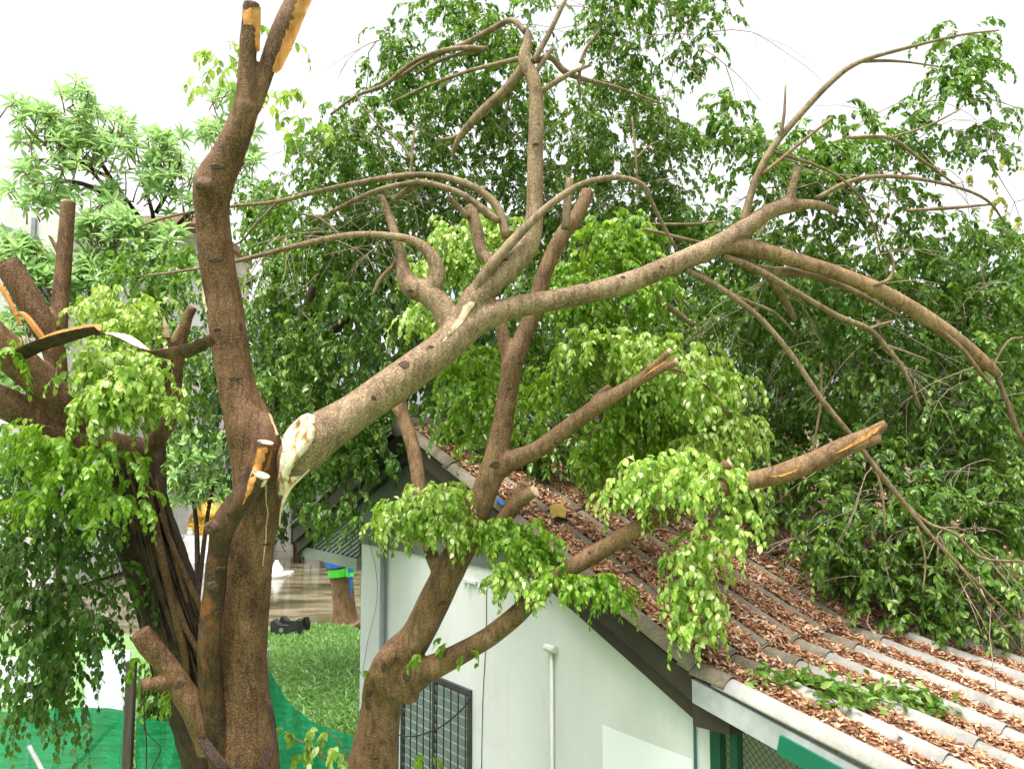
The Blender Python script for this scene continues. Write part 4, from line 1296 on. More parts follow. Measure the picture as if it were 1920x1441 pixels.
foliage('leaf_tuft', [(845, 470, 60, 42, 6.9, .3), (800, 525, 40, 45, 6.9, .25), (785, 600, 38, 48, 6.9, .25), (925, 440, 45, 35, 6.9, .25), (890, 500, 60, 40, 7, .3)], st, LLIGHT, 0.063, 8.2, seed=21, twig=(.25, .5), **TU)
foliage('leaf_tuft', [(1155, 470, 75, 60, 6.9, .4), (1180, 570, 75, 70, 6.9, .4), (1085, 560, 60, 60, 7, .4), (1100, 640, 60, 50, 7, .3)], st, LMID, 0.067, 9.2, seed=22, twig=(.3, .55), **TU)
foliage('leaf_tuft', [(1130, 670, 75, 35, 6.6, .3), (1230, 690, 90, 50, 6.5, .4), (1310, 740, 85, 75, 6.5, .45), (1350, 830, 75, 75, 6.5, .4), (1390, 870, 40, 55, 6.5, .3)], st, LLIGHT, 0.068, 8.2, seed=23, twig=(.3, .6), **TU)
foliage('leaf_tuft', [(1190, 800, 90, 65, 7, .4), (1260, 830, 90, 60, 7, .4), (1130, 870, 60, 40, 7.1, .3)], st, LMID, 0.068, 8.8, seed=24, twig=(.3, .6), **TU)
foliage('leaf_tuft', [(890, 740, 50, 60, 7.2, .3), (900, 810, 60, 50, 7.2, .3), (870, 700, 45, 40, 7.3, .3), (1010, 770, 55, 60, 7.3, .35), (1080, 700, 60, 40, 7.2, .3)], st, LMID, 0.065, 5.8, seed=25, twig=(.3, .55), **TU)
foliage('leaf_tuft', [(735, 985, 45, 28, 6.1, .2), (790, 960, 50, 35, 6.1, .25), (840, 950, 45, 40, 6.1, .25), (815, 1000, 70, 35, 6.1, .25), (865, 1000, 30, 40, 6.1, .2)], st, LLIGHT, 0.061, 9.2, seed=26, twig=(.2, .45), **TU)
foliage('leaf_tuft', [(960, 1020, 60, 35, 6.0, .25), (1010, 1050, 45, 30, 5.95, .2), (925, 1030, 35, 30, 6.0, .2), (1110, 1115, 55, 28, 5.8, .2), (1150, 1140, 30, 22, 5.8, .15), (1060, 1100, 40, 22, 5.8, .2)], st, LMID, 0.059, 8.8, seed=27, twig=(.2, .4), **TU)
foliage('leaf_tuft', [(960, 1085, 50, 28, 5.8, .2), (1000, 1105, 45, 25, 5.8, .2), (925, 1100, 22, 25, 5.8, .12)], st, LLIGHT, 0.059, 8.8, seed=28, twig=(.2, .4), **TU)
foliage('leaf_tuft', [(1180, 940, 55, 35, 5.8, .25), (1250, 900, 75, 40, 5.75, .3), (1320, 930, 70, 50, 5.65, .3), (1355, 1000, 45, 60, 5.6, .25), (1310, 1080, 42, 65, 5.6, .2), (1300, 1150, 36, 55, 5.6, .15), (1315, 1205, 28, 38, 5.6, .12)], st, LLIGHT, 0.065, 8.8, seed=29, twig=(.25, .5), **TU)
for i, bl in enumerate([(690, 1260, 14, 16, 6.2, .08), (790, 1240, 18, 16, 6.1, .1), (830, 1215, 20, 14, 6.1, .1), (880, 1235, 14, 14, 6.0, .1), (795, 1430, 35, 12, 6.0, .15)]):
    foliage('leaf_tuft', [bl], st, LMID, 0.07, 1.6, True, 140 + i, (.1, .22), per=7)

# ------------------------------------------------------------------ the dark leaning tree at the left with hanging roots and lopped limbs
lt = empty('rooted_fig_tree', groundbase(410, 6.6), 'dark leaning fig trunk wrapped in hanging roots at the left, its lopped limbs torn', 'tree')
mb = MB()
mb.branch([(470, 1800, 6.7, 150), (440, 1600, 6.7, 130), (400, 1400, 6.65, 118), (362, 1290, 6.62, 112), (330, 1180, 6.6, 108), (302, 1080, 6.55, 112), (268, 990, 6.5, 112), (248, 910, 6.4, 105), (236, 855, 6.3, 92), (225, 830, 6.25, 60)], 20, 5, 0.09, wf=8)
for k in range(9):     # fused root ridges on the trunk
    o_ = -46 + k * 11.5
    dz = 6.6 - 0.19 * math.cos(o_ / 60 * 1.4)
    mb.branch([(372 + o_ * .9, 1330, dz + .02, 13), (332 + o_, 1190, dz - .03, 14), (302 + o_ + 5 * math.sin(k), 1080, dz - .08, 12), (268 + o_ * .95, 990, dz - .12, 13), (246 + o_ * .7, 890, dz - .18, 12)], 8, 5, 0.12, wf=12)
ltr = mb.build('trunk', BARKD, lt, voxel=0.012, smooth_it=2)
mb = MB()
lm = [[(260, 855, 6.2, 62), (200, 832, 6.05, 54), (120, 815, 5.9, 54), (60, 780, 5.8, 58), (0, 752, 5.7, 60), (-70, 728, 5.6, 60)],
      [(215, 845, 6.15, 50), (150, 790, 5.95, 54), (115, 752, 5.85, 58), (60, 700, 5.75, 62), (0, 647, 5.6, 64), (-60, 590, 5.5, 64)]]
for q in lm: mb.branch(q, 16, 5, 0.05)
s1 = [(118, 760, 5.9, 30), (100, 655, 5.9, 40), (80, 610, 5.88, 46), (50, 555, 5.86, 48), (14, 494, 5.84, 46)]
s2 = [(108, 640, 5.95, 32), (112, 580, 6.0, 31), (119, 500, 6.05, 29), (128, 378, 6.1, 26)]
mb.branch(s1, 16, 5, 0.05); mb.branch(s2, 14, 5, 0.05)
mb.branch([(112, 480, 6.06, 10), (100, 455, 6.06, 8), (92, 440, 6.06, 7)], 8, 4, 0.05)
rm = [(250, 855, 6.3, 50), (290, 828, 6.25, 36), (318, 780, 6.2, 28), (328, 720, 6.2, 26), (336, 660, 6.2, 22), (350, 600, 6.2, 20), (362, 575, 6.2, 18)]
rm2 = [(322, 745, 6.2, 24), (312, 700, 6.18, 24), (313, 650, 6.16, 24), (311, 625, 6.15, 18)]
mb.branch(rm, 14, 5, 0.07); mb.branch(rm2, 12, 5, 0.06)
llimb = mb.build('lopped_limb', BARK, lt, voxel=0.012, smooth_it=4)
cut_face(s1, BARK2, llimb); cut_face(s2, WOODC, llimb)
mb = MB()
mb.branch([(311, 632, 6.13, 17), (310, 612, 6.12, 10), (307, 594, 6.12, 2)], 8, 4, 0.2, wf=30)
mb.branch([(322, 640, 6.15, 8), (330, 622, 6.13, 6), (335, 612, 6.12, 2)], 6, 4, 0.2, wf=30)
for k in range(7):
    mb.branch([(35 + k * 4, 660, 5.62, 3), (33 + k * 4.5 + (k % 3) * 2, 648 - (k * 7) % 9, 5.6, 2.5), (30 + k * 5, 636 - (k * 5) % 11, 5.6, 1)], 4, 3, 0.1)
mb.build('wood_splinter', WOODP, llimb)
mb = MB()
mb.branch([(95, 655, 5.7, 10), (70, 620, 5.68, 12), (45, 590, 5.68, 10), (28, 590, 5.68, 5)], 6, 4, 0.1)
mb.branch([(40, 610, 5.72, 6), (15, 560, 5.72, 10), (-10, 520, 5.72, 9)], 6, 4, 0.1)
mb.build('wood_splinter', WOODO, llimb)
# torn bark ribbon curling out from the limb
def ribbon(pl, name, m_top, m_bot, parent, th=0.012, n=8, cup=0.25):
    """pl: (px, py, depth, width px, twist) ; the strip lies across the view with its inner wood on top"""
    c = np.array([np.append(P(x, y, d), [m2(wd, d) / 2, tw_]) for x, y, d, wd, tw_ in pl])
    c = catmull(c, n=n)
    p, hw, tw_ = c[:, :3], c[:, 3], c[:, 4]
    tg = np.gradient(p, axis=0); tg /= np.linalg.norm(tg, axis=1)[:, None]
    mb = MB()
    rows = []
    for i in range(len(p)):
        x = np.cross(tg[i], np.array([0, 0, 1.0])); x /= np.linalg.norm(x)
        y = np.cross(x, tg[i])
        ca, sa = math.cos(tw_[i]), math.sin(tw_[i])
        a = x * ca + y * sa
        b_ = -x * sa + y * ca
        jr = 1 + 0.12 * noise.noise(Vector(p[i] * 25))
        row = []
        for s in (-1, -.5, 0, .5, 1):
            row.append(p[i] + a * hw[i] * s * jr + b_ * (cup * hw[i] * (s * s) + 0.006 * (abs(s) == 1) * noise.noise(Vector((i * 1.7, s, 0)))))
        rows.append((row, b_))
    k = 5
    for row, b_ in rows:
        mb.v += [tuple(q) for q in row] + [tuple(q - b_ * th) for q in row]
    for i in range(len(rows) - 1):
        o0, o1 = i * 2 * k, (i + 1) * 2 * k
        for j in range(k - 1):
            mb.f.append((o0 + j, o0 + j + 1, o1 + j + 1, o1 + j)); mb.m.append(0)
            mb.f.append((o0 + k + j + 1, o0 + k + j, o1 + k + j, o1 + k + j + 1)); mb.m.append(1)
        mb.f.append((o0, o1, o1 + k, o0 + k)); mb.m.append(0)
        mb.f.append((o0 + k - 1, o0 + 2 * k - 1, o1 + 2 * k - 1, o1 + k - 1)); mb.m.append(1)
    e = (len(rows) - 1) * 2 * k
    mb.f.append(tuple([j for j in range(k)] + [k + j for j in range(k)][::-1])); mb.m.append(1)
    mb.f.append(tuple([e + j for j in range(k)][::-1] + [e + k + j for j in range(k)])); mb.m.append(1)
    return mb.build(name, [m_top, m_bot], parent, smooth=False)


ribbon([(45, 672, 5.5, 40, -0.5), (80, 655, 5.42, 50, -0.5), (125, 640, 5.35, 48, -0.45), (160, 629, 5.3, 40, -0.4), (188, 620, 5.28, 26, -0.3)], 'torn_bark', WOODO, BARKD, llimb, 0.012, 8, 0.85)
ribbon([(176, 626, 5.3, 14, 0.3), (205, 626, 5.28, 15, -0.3), (235, 634, 5.25, 22, -0.45), (262, 650, 5.22, 19, -0.3), (285, 661, 5.2, 18, 0.3), (320, 664, 5.18, 25, 1.0), (360, 655, 5.14, 25, 1.1), (400, 634, 5.1, 19, 1.1)], 'torn_bark', WOODC, BARKS, llimb, 0.008)
# hanging roots
HR = [[(270, 900, 6.2, 14), (288, 970, 6.22, 16), (308, 1060, 6.24, 16), (328, 1150, 6.28, 15), (345, 1220, 6.3, 14), (352, 1290, 6.34, 12)],
      [(300, 960, 6.25, 10), (330, 1040, 6.28, 12), (358, 1100, 6.3, 12), (380, 1150, 6.34, 11)],
      [(318, 1100, 6.28, 9), (345, 1170, 6.3, 11), (372, 1220, 6.32, 10)],
      [(292, 900, 6.24, 7), (312, 990, 6.26, 8), (332, 1060, 6.28, 8), (352, 1130, 6.3, 8)]]
for q in HR:
    mb = MB(); mb.branch(q, 8, 5, 0.08)
    mb.build('hanging_root', BARK, lt, smooth=True)
rg = random.Random(4)
mb = MB()
for k in range(110):
    o_ = rg.uniform(-52, 50)
    y0, y1 = rg.uniform(870, 1050), rg.uniform(1080, 1330)
    def ax(y): return 236 + (y - 855) * (0.24 + 0.03 * (y - 855) / 400)
    dz = -0.25 * math.cos(o_ / 55 * 1.45) - .03
    dy = lambda y: float(np.interp(y, [855, 910, 990, 1080, 1180, 1290, 1400], [6.3, 6.4, 6.5, 6.55, 6.6, 6.62, 6.65]))
    sl_ = rg.uniform(-18, 22)
    mb.branch([(ax(y0) + o_, y0, dz + dy(y0), rg.uniform(2, 6)), (ax((y0 + y1) / 2) + o_ + sl_ * .4 + rg.uniform(-6, 6), (y0 + y1) / 2, dz + dy((y0 + y1) / 2), rg.uniform(2.5, 6)), (ax(y1) + o_ + sl_, y1, dz + dy(y1), rg.uniform(2, 5))], 5, 5, 0.1)
mb.build('root_mat', mat_bark('bark_root', (0.033, 0.021, 0.015), (0.072, 0.045, 0.032), (0.150, 0.098, 0.068), 0.3), lt, smooth=True)
foliage('leaf_tuft', [(225, 590, 85, 40, 6.0, .25), (240, 640, 60, 35, 5.9, .25), (225, 710, 85, 45, 5.6, .22), (235, 770, 85, 55, 5.45, .25), (190, 760, 60, 50, 5.45, .22), (285, 790, 45, 32, 5.45, .2)], lt, LLIGHT, 0.061, 9.6, seed=31, twig=(.25, .5), **TU)
foliage('leaf_tuft', [(60, 860, 90, 45, 5.3, .3), (150, 900, 90, 50, 5.3, .3), (230, 900, 40, 40, 5.3, .2, .7), (100, 950, 90, 50, 5.4, .3, .8), (250, 960, 35, 40, 5.3, .15, .6), (200, 980, 30, 50, 5.3, .15, .5), (15, 690, 22, 40, 5.2, .15, .6)], lt, LMID, 0.063, 7.1, seed=32, twig=(.25, .5), **TU)
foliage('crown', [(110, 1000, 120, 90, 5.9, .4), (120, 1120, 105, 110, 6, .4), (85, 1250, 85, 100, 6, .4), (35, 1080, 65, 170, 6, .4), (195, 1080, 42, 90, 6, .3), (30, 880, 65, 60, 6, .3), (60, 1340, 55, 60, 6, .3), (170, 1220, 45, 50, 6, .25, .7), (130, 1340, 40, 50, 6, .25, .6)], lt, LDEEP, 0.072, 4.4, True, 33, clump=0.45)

# ------------------------------------------------------------------ weeping trees behind
def back_tree(name, label, base_px, d, trunk_pts, blobs, mat, leaf, cov, seed, group=None, **kw):
    t_ = empty(name, groundbase(base_px, d), label, 'tree', group)
    mb = MB()
    for tp in trunk_pts:
        mb.branch(tp, 10, 5, 0.06)
    mb.build('trunk', BARKD, t_, smooth=True)
    foliage('crown', blobs, t_, mat, leaf, cov, False, seed, **kw)
    return t_


back_tree('weeping_fig_tree', 'weeping fig behind the upright broken trunk, its curtain of dark leaves hanging over the water', 462, 11,
          [[(462, 1470, 11, 45), (462, 1200, 11, 40), (470, 1000, 11, 36), (500, 800, 11, 32), (570, 600, 11, 26), (640, 420, 11, 14)], [(500, 850, 11, 22), (450, 650, 10.6, 15), (380, 560, 10.4, 8)], [(540, 680, 11, 20), (700, 560, 10.6, 13), (780, 460, 10.6, 7)]],
          [(560, 450, 130, 100, 10, 1.1), (640, 590, 140, 170, 9.5, 1.1), (520, 690, 85, 190, 9.4, .9), (620, 820, 100, 110, 9.4, .8), (565, 940, 60, 75, 9.5, .5), (690, 860, 52, 110, 9.2, .4), (480, 420, 70, 70, 10.6, .8), (700, 440, 110, 120, 10.2, 1.1),
           (290, 540, 110, 80, 9.4, .8), (320, 690, 75, 130, 9.2, .8), (365, 860, 45, 70, 9.4, .5, .7), (640, 970, 40, 60, 9.2, .4), (700, 1000, 30, 40, 9, .3, .7)], LDARK, 0.086, 6.4, 41, clump=0.6, droop=0.8, lean=(0.2, 1.0))
back_tree('weeping_fig_tree', 'dark weeping fig rising behind the tiled roof in the centre, between the forked trunks', 1150, 13.5,
          [[(1150, 1340, 13.5, 40), (1150, 1000, 13.5, 36), (1140, 800, 13.5, 30), (1100, 600, 13.2, 20), (1060, 480, 13, 10)], [(1145, 850, 13.5, 24), (1260, 700, 13, 16), (1330, 600, 13, 9)]],
          [(860, 720, 120, 130, 10.4, .8), (1080, 720, 180, 100, 11.8, .9), (1000, 600, 180, 120, 11.5, 1), (1300, 620, 130, 130, 11.5, 1), (1330, 790, 140, 80, 10.6, .7), (950, 850, 120, 60, 8.7, .3), (1090, 860, 110, 60, 8.6, .3), (1430, 920, 80, 90, 8.6, .35), (1240, 900, 70, 40, 8, .3), (870, 800, 60, 60, 8.9, .3), (1010, 850, 90, 50, 8.5, .3), (1170, 880, 90, 40, 8.2, .3), (1000, 760, 120, 60, 10, .5), (1420, 980, 60, 50, 8, .3), (1330, 900, 80, 50, 8.2, .3)],
          LDARK, 0.088, 5.4, 42, clump=0.4, droop=0.7, lean=(0.2, 1.0))
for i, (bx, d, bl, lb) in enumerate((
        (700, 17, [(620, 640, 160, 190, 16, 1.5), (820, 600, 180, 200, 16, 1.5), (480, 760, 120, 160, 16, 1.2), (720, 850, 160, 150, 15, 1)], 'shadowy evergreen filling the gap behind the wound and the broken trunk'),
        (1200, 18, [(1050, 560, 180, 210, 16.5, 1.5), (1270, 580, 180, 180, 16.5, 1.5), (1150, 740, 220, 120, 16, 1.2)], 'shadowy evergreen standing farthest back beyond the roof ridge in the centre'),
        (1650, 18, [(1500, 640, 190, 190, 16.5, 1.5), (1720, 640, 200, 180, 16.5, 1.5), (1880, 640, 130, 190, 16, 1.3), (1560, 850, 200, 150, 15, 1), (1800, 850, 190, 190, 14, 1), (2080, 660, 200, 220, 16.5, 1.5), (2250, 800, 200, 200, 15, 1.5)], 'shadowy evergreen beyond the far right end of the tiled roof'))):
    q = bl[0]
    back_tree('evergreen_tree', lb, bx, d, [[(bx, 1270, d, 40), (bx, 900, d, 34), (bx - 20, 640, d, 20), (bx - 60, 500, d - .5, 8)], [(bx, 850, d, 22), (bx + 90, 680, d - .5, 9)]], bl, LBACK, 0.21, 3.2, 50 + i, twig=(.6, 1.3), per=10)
back_tree('yellow_leaved_tree', 'small yellow-leaved treetop at the right edge beyond the hanging branches', 1900, 20,
          [[(1930, 1200, 20, 22), (1925, 800, 20, 18), (1915, 600, 20, 10), (1912, 500, 20, 3)]],
          [(1905, 320, 25, 50, 20, .4, .5), (1860, 385, 45, 25, 20, .4, .5), (1830, 350, 30, 20, 20, .4, .3), (1900, 430, 40, 50, 20, .4, .5)], LYEL, 0.16, 1.1, 60, twig=(.4, .8))

# ------------------------------------------------------------------ tree with whorled leaves at the left
def whorls(name, blobs, parent, n_per, leaf, seed, mat, stems=True):
    """rosettes of long narrow leaves on the outside of the crown"""
    rg = np.random.default_rng(seed)
    B, D, Nn, LL, CC = [], [], [], [], []
    st_mb = MB()
    for (cx, cy, rx, ry, d, rd, k) in blobs:
        for i in range(k):
            u = rg.normal(size=3); u /= np.linalg.norm(u)
            if u[1] > 0.45: u[1] *= -1
            q = u * rg.uniform(0.55, 1.0)
            dd = d + q[2] * rd
            c = P(cx + q[0] * rx, cy + q[1] * ry, dd)
            axis = np.array([q[0] * 0.8, q[2] * 0.8, 0.75 - q[1] * 0.7]) + rg.normal(0, 0.25, 3)
            axis /= np.linalg.norm(axis)
            x = np.cross(axis, [0.3, 0.2, 0.9]); x /= np.linalg.norm(x)
            y = np.cross(axis, x)
            m_ = int(rg.integers(n_per - 3, n_per + 4))
            sc = rg.uniform(0.75, 1.2)
            for j in range(m_):
                a = j * 2.39996 + rg.uniform(-.2, .2)
                el = 0.95 - 1.25 * j / m_ + rg.normal(0, 0.15)
                dirv = (x * math.cos(a) + y * math.sin(a)) * math.cos(el) + axis * math.sin(el)
                B.append(c + dirv * 0.015 - axis * 0.05 * j / m_)
                D.append(dirv)
                Nn.append(axis * 0.9 + rg.normal(0, 0.2, 3) - dirv * 0.1)
                LL.append(leaf * sc * rg.uniform(0.8, 1.15)); CC.append(rg.uniform(0.1, 0.4))
            if stems:
                cc = P(cx, cy + ry * 0.4, d)
                e = c - axis * 0.35 + (cc - c) * 0.15
                st_mb.tube([e, (e + c) / 2 + rg.normal(0, 0.02, 3), c], [0.014, 0.011, 0.009], 5, False)
    B, D, Nn = np.array(B), np.array(D), np.array(Nn)
    LL, CC = np.array(LL), np.array(CC)
    V, q, tr = leaf_mesh(B, D, Nn, LL, LL * rg.uniform(0.24, 0.34, len(LL)), True, CC)
    me = np_mesh(name, V - ORIGIN[parent.name], q, tr)
    me.materials.append(mat)
    me.polygons.foreach_set('use_smooth', [True] * len(me.polygons))
    o = link(name, me, parent)
    if stems:
        tag(st_mb.build('twigs', BARKT, parent), kind='stuff')
    return o


wt_ = empty('whorled_leaf_tree', groundbase(290, 14), 'pale green tree with whorls of long narrow leaves against the sky at the upper left', 'tree')
mb = MB()
mb.branch([(300, 1300, 14, 30), (300, 1000, 14, 27), (296, 700, 14, 24), (292, 560, 14, 19), (291, 470, 14, 16)], 10, 5, 0.05)
for q in ([(291, 480, 14, 15), (240, 400, 13.8, 11), (170, 350, 13.6, 9), (90, 335, 13.4, 6)], [(285, 440, 14, 10), (205, 330, 13.8, 8), (190, 290, 13.8, 7), (215, 240, 13.8, 4)], [(240, 400, 13.8, 8), (160, 310, 13.6, 6), (90, 255, 13.5, 4)],
          [(291, 470, 14, 10), (286, 400, 14, 8), (260, 320, 14, 5)], [(292, 400, 14, 9), (320, 350, 14, 6), (340, 300, 14, 4)], [(292, 470, 14, 11), (345, 410, 14, 8), (420, 350, 14, 5), (470, 290, 14, 3)], [(200, 330, 13.8, 7), (130, 300, 13.6, 5), (60, 300, 13.5, 3)],
          [(300, 480, 14, 9), (330, 440, 13.8, 6), (350, 400, 13.7, 4)]):
    mb.branch(q, 8, 5, 0.05)
mb.build('trunk', BARKD, wt_, smooth=True)
whorls('crown', [(140, 190, 40, 45, 13.5, .5, 11), (75, 250, 75, 55, 13.4, .7, 21), (190, 260, 75, 60, 13.6, .8, 24), (130, 300, 130, 60, 13.3, .8, 32), (290, 280, 70, 45, 13.8, .7, 18), (330, 330, 70, 50, 13.8, .7, 20), (60, 370, 70, 40, 13.2, .6, 18),
                 (430, 240, 70, 50, 14, .7, 14), (460, 310, 60, 40, 14, .6, 11), (150, 380, 90, 30, 13.2, .6, 12), (410, 180, 35, 30, 14, .4, 5), (250, 350, 80, 40, 13.6, .6, 12), (30, 210, 30, 25, 13.4, .3, 5), (350, 390, 60, 30, 13.6, .5, 8)], wt_, 12, 0.235, 71, LWHORL)
wl_ = empty('whorled_leaf_shrub', groundbase(110, 13), 'bushy shrub of pale whorled leaves below the stained building at the left edge', 'shrub')
mb = MB()
for q in ([(110, 1370, 13, 14), (108, 900, 13, 10), (80, 560, 12.8, 5)], [(112, 1370, 13, 12), (160, 800, 12.8, 8), (220, 520, 12.7, 4)], [(110, 1300, 13, 10), (40, 800, 12.8, 7), (20, 520, 12.7, 4)]):
    mb.branch(q, 8, 5, 0.05)
mb.build('stem', BARKD, wl_, smooth=True)
whorls('foliage', [(180, 520, 80, 50, 12.7, .5, 24), (300, 455, 60, 35, 12.8, .5, 16), (330, 520, 50, 50, 12.7, .4, 16), (40, 490, 70, 50, 12.6, .5, 26), (90, 550, 80, 60, 12.6, .5, 30), (210, 440, 80, 45, 12.8, .5, 24), (60, 620, 80, 60, 12.6, .5, 26), (240, 500, 90, 50, 12.8, .5, 26), (20, 720, 60, 60, 12.6, .5, 18)], wl_, 13, 0.25, 72, LWHORL)
ps = empty('whorled_leaf_shrub', groundbase(370, 24), 'pale whorled-leaf shrub behind the yellow-draped shrine beyond the water', 'shrub')
mb = MB()
for q in ([(370, 1130, 24, 12), (368, 980, 24, 9), (350, 880, 24, 5)], [(370, 1130, 24, 10), (390, 960, 24, 8), (410, 880, 24, 4)]):
    mb.branch(q, 8, 5, 0.05)
mb.build('stem', BARKD, ps, smooth=True)
whorls('foliage', [(350, 880, 60, 45, 24, .8, 40), (400, 930, 50, 40, 24, .8, 30), (330, 930, 45, 40, 24, .7, 22), (300, 870, 40, 40, 24.5, .7, 18), (380, 840, 60, 30, 24.5, .8, 22)], ps, 12, 0.36, 73, LWHORL)

# ------------------------------------------------------------------ far buildings at the left
STAIN = mat_plain('stained_white_wall', (0.36, 0.34, 0.30), (0.72, 0.71, 0.68), 0.5, 0.9, 0.2, 20, 0.01, (1, 1, 0.5))
DARKW = mat_plain('dark_opening', (0.03, 0.035, 0.04), (0.06, 0.065, 0.07), 2, 0.2, 0.05, spec=0.6)


def px_box(mb, x0, x1, y0, y1, d, thick, mi=0):
    """upright block whose front face spans the given photo pixels at depth d"""
    a, b_ = P(x0, y1, d), P(x1, y0, d)
    mb.box((a[0], a[1], a[2]), (b_[0] - a[0], 0, 0), (0, thick, 0), (0, 0, b_[2] - a[2]), mi)


fb = empty('stained_building', groundbase(40, 26), 'stained white building with a sloping roof edge behind leaves at the far left', 'building')
mb = MB(); px_box(mb, -260, 98, 372, 1110, 26, 6); mb.build('wall', STAIN, fb)
mb = MB()
a, b_ = P(-80, 396, 25.6), P(62, 440, 25.6)
mb.prism([a, b_, b_ + np.array([0, 0, -0.22]), a + np.array([0, 0, -0.22])], (0, 0.35, 0))
mb.build('roof_edge', GREYP, fb)
mb = MB(); px_box(mb, 22, 30, 390, 1110, 25.9, 0.09); mb.build('downpipe', GREYP, fb)
for x0 in (-60, 60):
    mb = MB(); px_box(mb, x0, x0 + 26, 500, 560, 25.95, 0.04); mb.build('window', DARKW, fb)
fb2 = empty('far_block', groundbase(300, 34), 'far white block with a barred window just left of the broken trunk', 'building')
mb = MB(); px_box(mb, 232, 366, 420, 1000, 34, 6); mb.build('wall', STAIN, fb2)
mb = MB(); px_box(mb, 226, 372, 404, 419, 33.6, 7); mb.build('roof_slab', mat_plain('rust_roof', (0.20, 0.11, 0.07), (0.34, 0.22, 0.15), 1, 0.8), fb2)
mb = MB(); px_box(mb, 296, 350, 424, 440, 33.94, 0.05); wn = mb.build('window', DARKW, fb2)
mb = MB()
for k in range(10):
    px_box(mb, 297 + k * 5.4, 298.5 + k * 5.4, 424, 440, 33.88, 0.03)
mb.build('window_bars', WHITEB, wn)

# ------------------------------------------------------------------ shrine beyond the water
WHITE = mat_plain('white_masonry', (0.66, 0.67, 0.66), (0.80, 0.81, 0.80), 1.0, 0.7, 0.1)
YEL = mat_plain('yellow_cloth', (0.62, 0.36, 0.02), (0.80, 0.55, 0.06), 3, 0.7, 0.4, 12, 0.03, (0.3, 1, 6))
GOLD = mat_plain('gold_ornament', (0.45, 0.24, 0.03), (0.75, 0.45, 0.08), 8, 0.35, 0.5, 40, 0.02, metal=0.4)
sh = empty('shrine', G(390, 1078, -0.1), 'white stepped shrine draped with yellow cloth beyond the muddy water', 'shrine')
D0 = G(390, 1076, -0.1)[1]
mb = MB()
for i, (x0, x1, y0, y1, off) in enumerate(((330, 466, 1054, 1078, 0), (334, 462, 1034, 1054, .35), (338, 458, 1012, 1034, .7))):
    px_box(mb, x0, x1, y0, y1, D0 + off, 3.5 - off * 2)
mb.build('plinth', WHITE, sh, bevel=0.02)
mb = MB(); px_box(mb, 346, 446, 1004, 1012, D0 + .9, 2.0); mb.build('altar_top', WHITE, sh)
mb = MB()
a, b_ = P(345, 1003, D0 + 1.2), P(445, 970, D0 + 1.2)
K = 26
rows = []
for j in range(7):
    f = j / 6
    row = []
    for i in range(K + 1):
        s = i / K
        x = a[0] + (b_[0] - a[0]) * s + (0.5 - s) * 0.9 * f
        y = a[1] - 0.05 - 0.12 * math.sin(math.pi * s) * (1 - f) + 0.05 * math.sin(s * 40 + j)
        z = b_[2] * 1.0 + (a[2] - b_[2]) * (1 - f) * 0.85 + 0.10 * math.cos(s * 2 * math.pi) * (1 - f) + 0.02 * math.sin(j * 2.5)
        row.append((x, y, z))
    rows.append(row)
for r1, r2 in zip(rows[:-1], rows[1:]):
    for i in range(K):
        mb.poly([r1[i], r1[i + 1], r2[i + 1], r2[i]])
o = mb.build('yellow_drape', YEL, sh, smooth=True)
sd = o.modifiers.new('thick', 'SOLIDIFY'); sd.thickness = 0.03
mb = MB()
px_box(mb, 352, 356, 968, 1004, D0 + 1.3, 0.1); px_box(mb, 434, 438, 968, 1004, D0 + 1.3, 0.1)
px_box(mb, 352, 356, 968, 1004, D0 + 2.6, 0.1); px_box(mb, 434, 438, 968, 1004, D0 + 2.6, 0.1)
mb.build('altar_post', GOLD, sh)
c0 = P(395, 968, D0 + 1.8)
mb = MB(); mb.lathe(c0, [(0.75, 0), (0.8, 0.1), (0.55, 0.3), (0.5, 0.5), (0.25, 0.7), (0.2, 0.9), (0.05, 1.3), (0.01, 1.6)], 20)
mb.build('gold_finial', GOLD, sh, smooth=True)
for i, (x_, w__, mt) in enumerate(((356, .22, WHITE), (368, .13, GOLD), (381, .20, GOLD), (398, .12, WHITE), (412, .16, GOLD), (428, .2, WHITE))):
    mb = MB()
    c = P(x_, 1004.5, D0 + 1.05)
    mb.lathe(c, [(w__ * .5, 0), (w__ * .62, .08), (w__ * .55, .2), (w__ * .35, .26), (w__ * .5, .32)], 12)
    o = mb.build('offering_pot', mt, None, smooth=True, loc=c)
    tag(o, ('white offering pot at the left end of the altar', 'small gold pot beside the white pot at the left of the altar', 'larger gold pot left of the middle of the altar', 'small white pot at the middle of the altar', 'gold pot right of the middle of the altar', 'white offering pot at the right end of the altar')[i], 'pot', 'offering pots on the shrine')
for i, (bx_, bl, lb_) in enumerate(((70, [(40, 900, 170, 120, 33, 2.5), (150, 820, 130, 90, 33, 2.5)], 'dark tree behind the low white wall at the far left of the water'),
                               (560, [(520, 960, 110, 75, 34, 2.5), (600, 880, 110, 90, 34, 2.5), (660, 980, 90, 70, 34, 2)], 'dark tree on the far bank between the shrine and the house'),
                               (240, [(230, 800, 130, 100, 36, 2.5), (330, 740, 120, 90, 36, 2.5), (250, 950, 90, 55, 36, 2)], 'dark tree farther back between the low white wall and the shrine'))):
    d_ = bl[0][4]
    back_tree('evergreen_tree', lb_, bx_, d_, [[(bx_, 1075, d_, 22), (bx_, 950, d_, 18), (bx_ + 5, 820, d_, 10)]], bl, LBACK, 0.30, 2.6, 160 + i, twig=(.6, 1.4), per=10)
wb_ = MB()
px_box(wb_, -200, 326, 1014, 1074, D0 + 1.5, 0.25)
px_box(wb_, -200, 326, 1008, 1014, D0 + 1.4, 0.45)
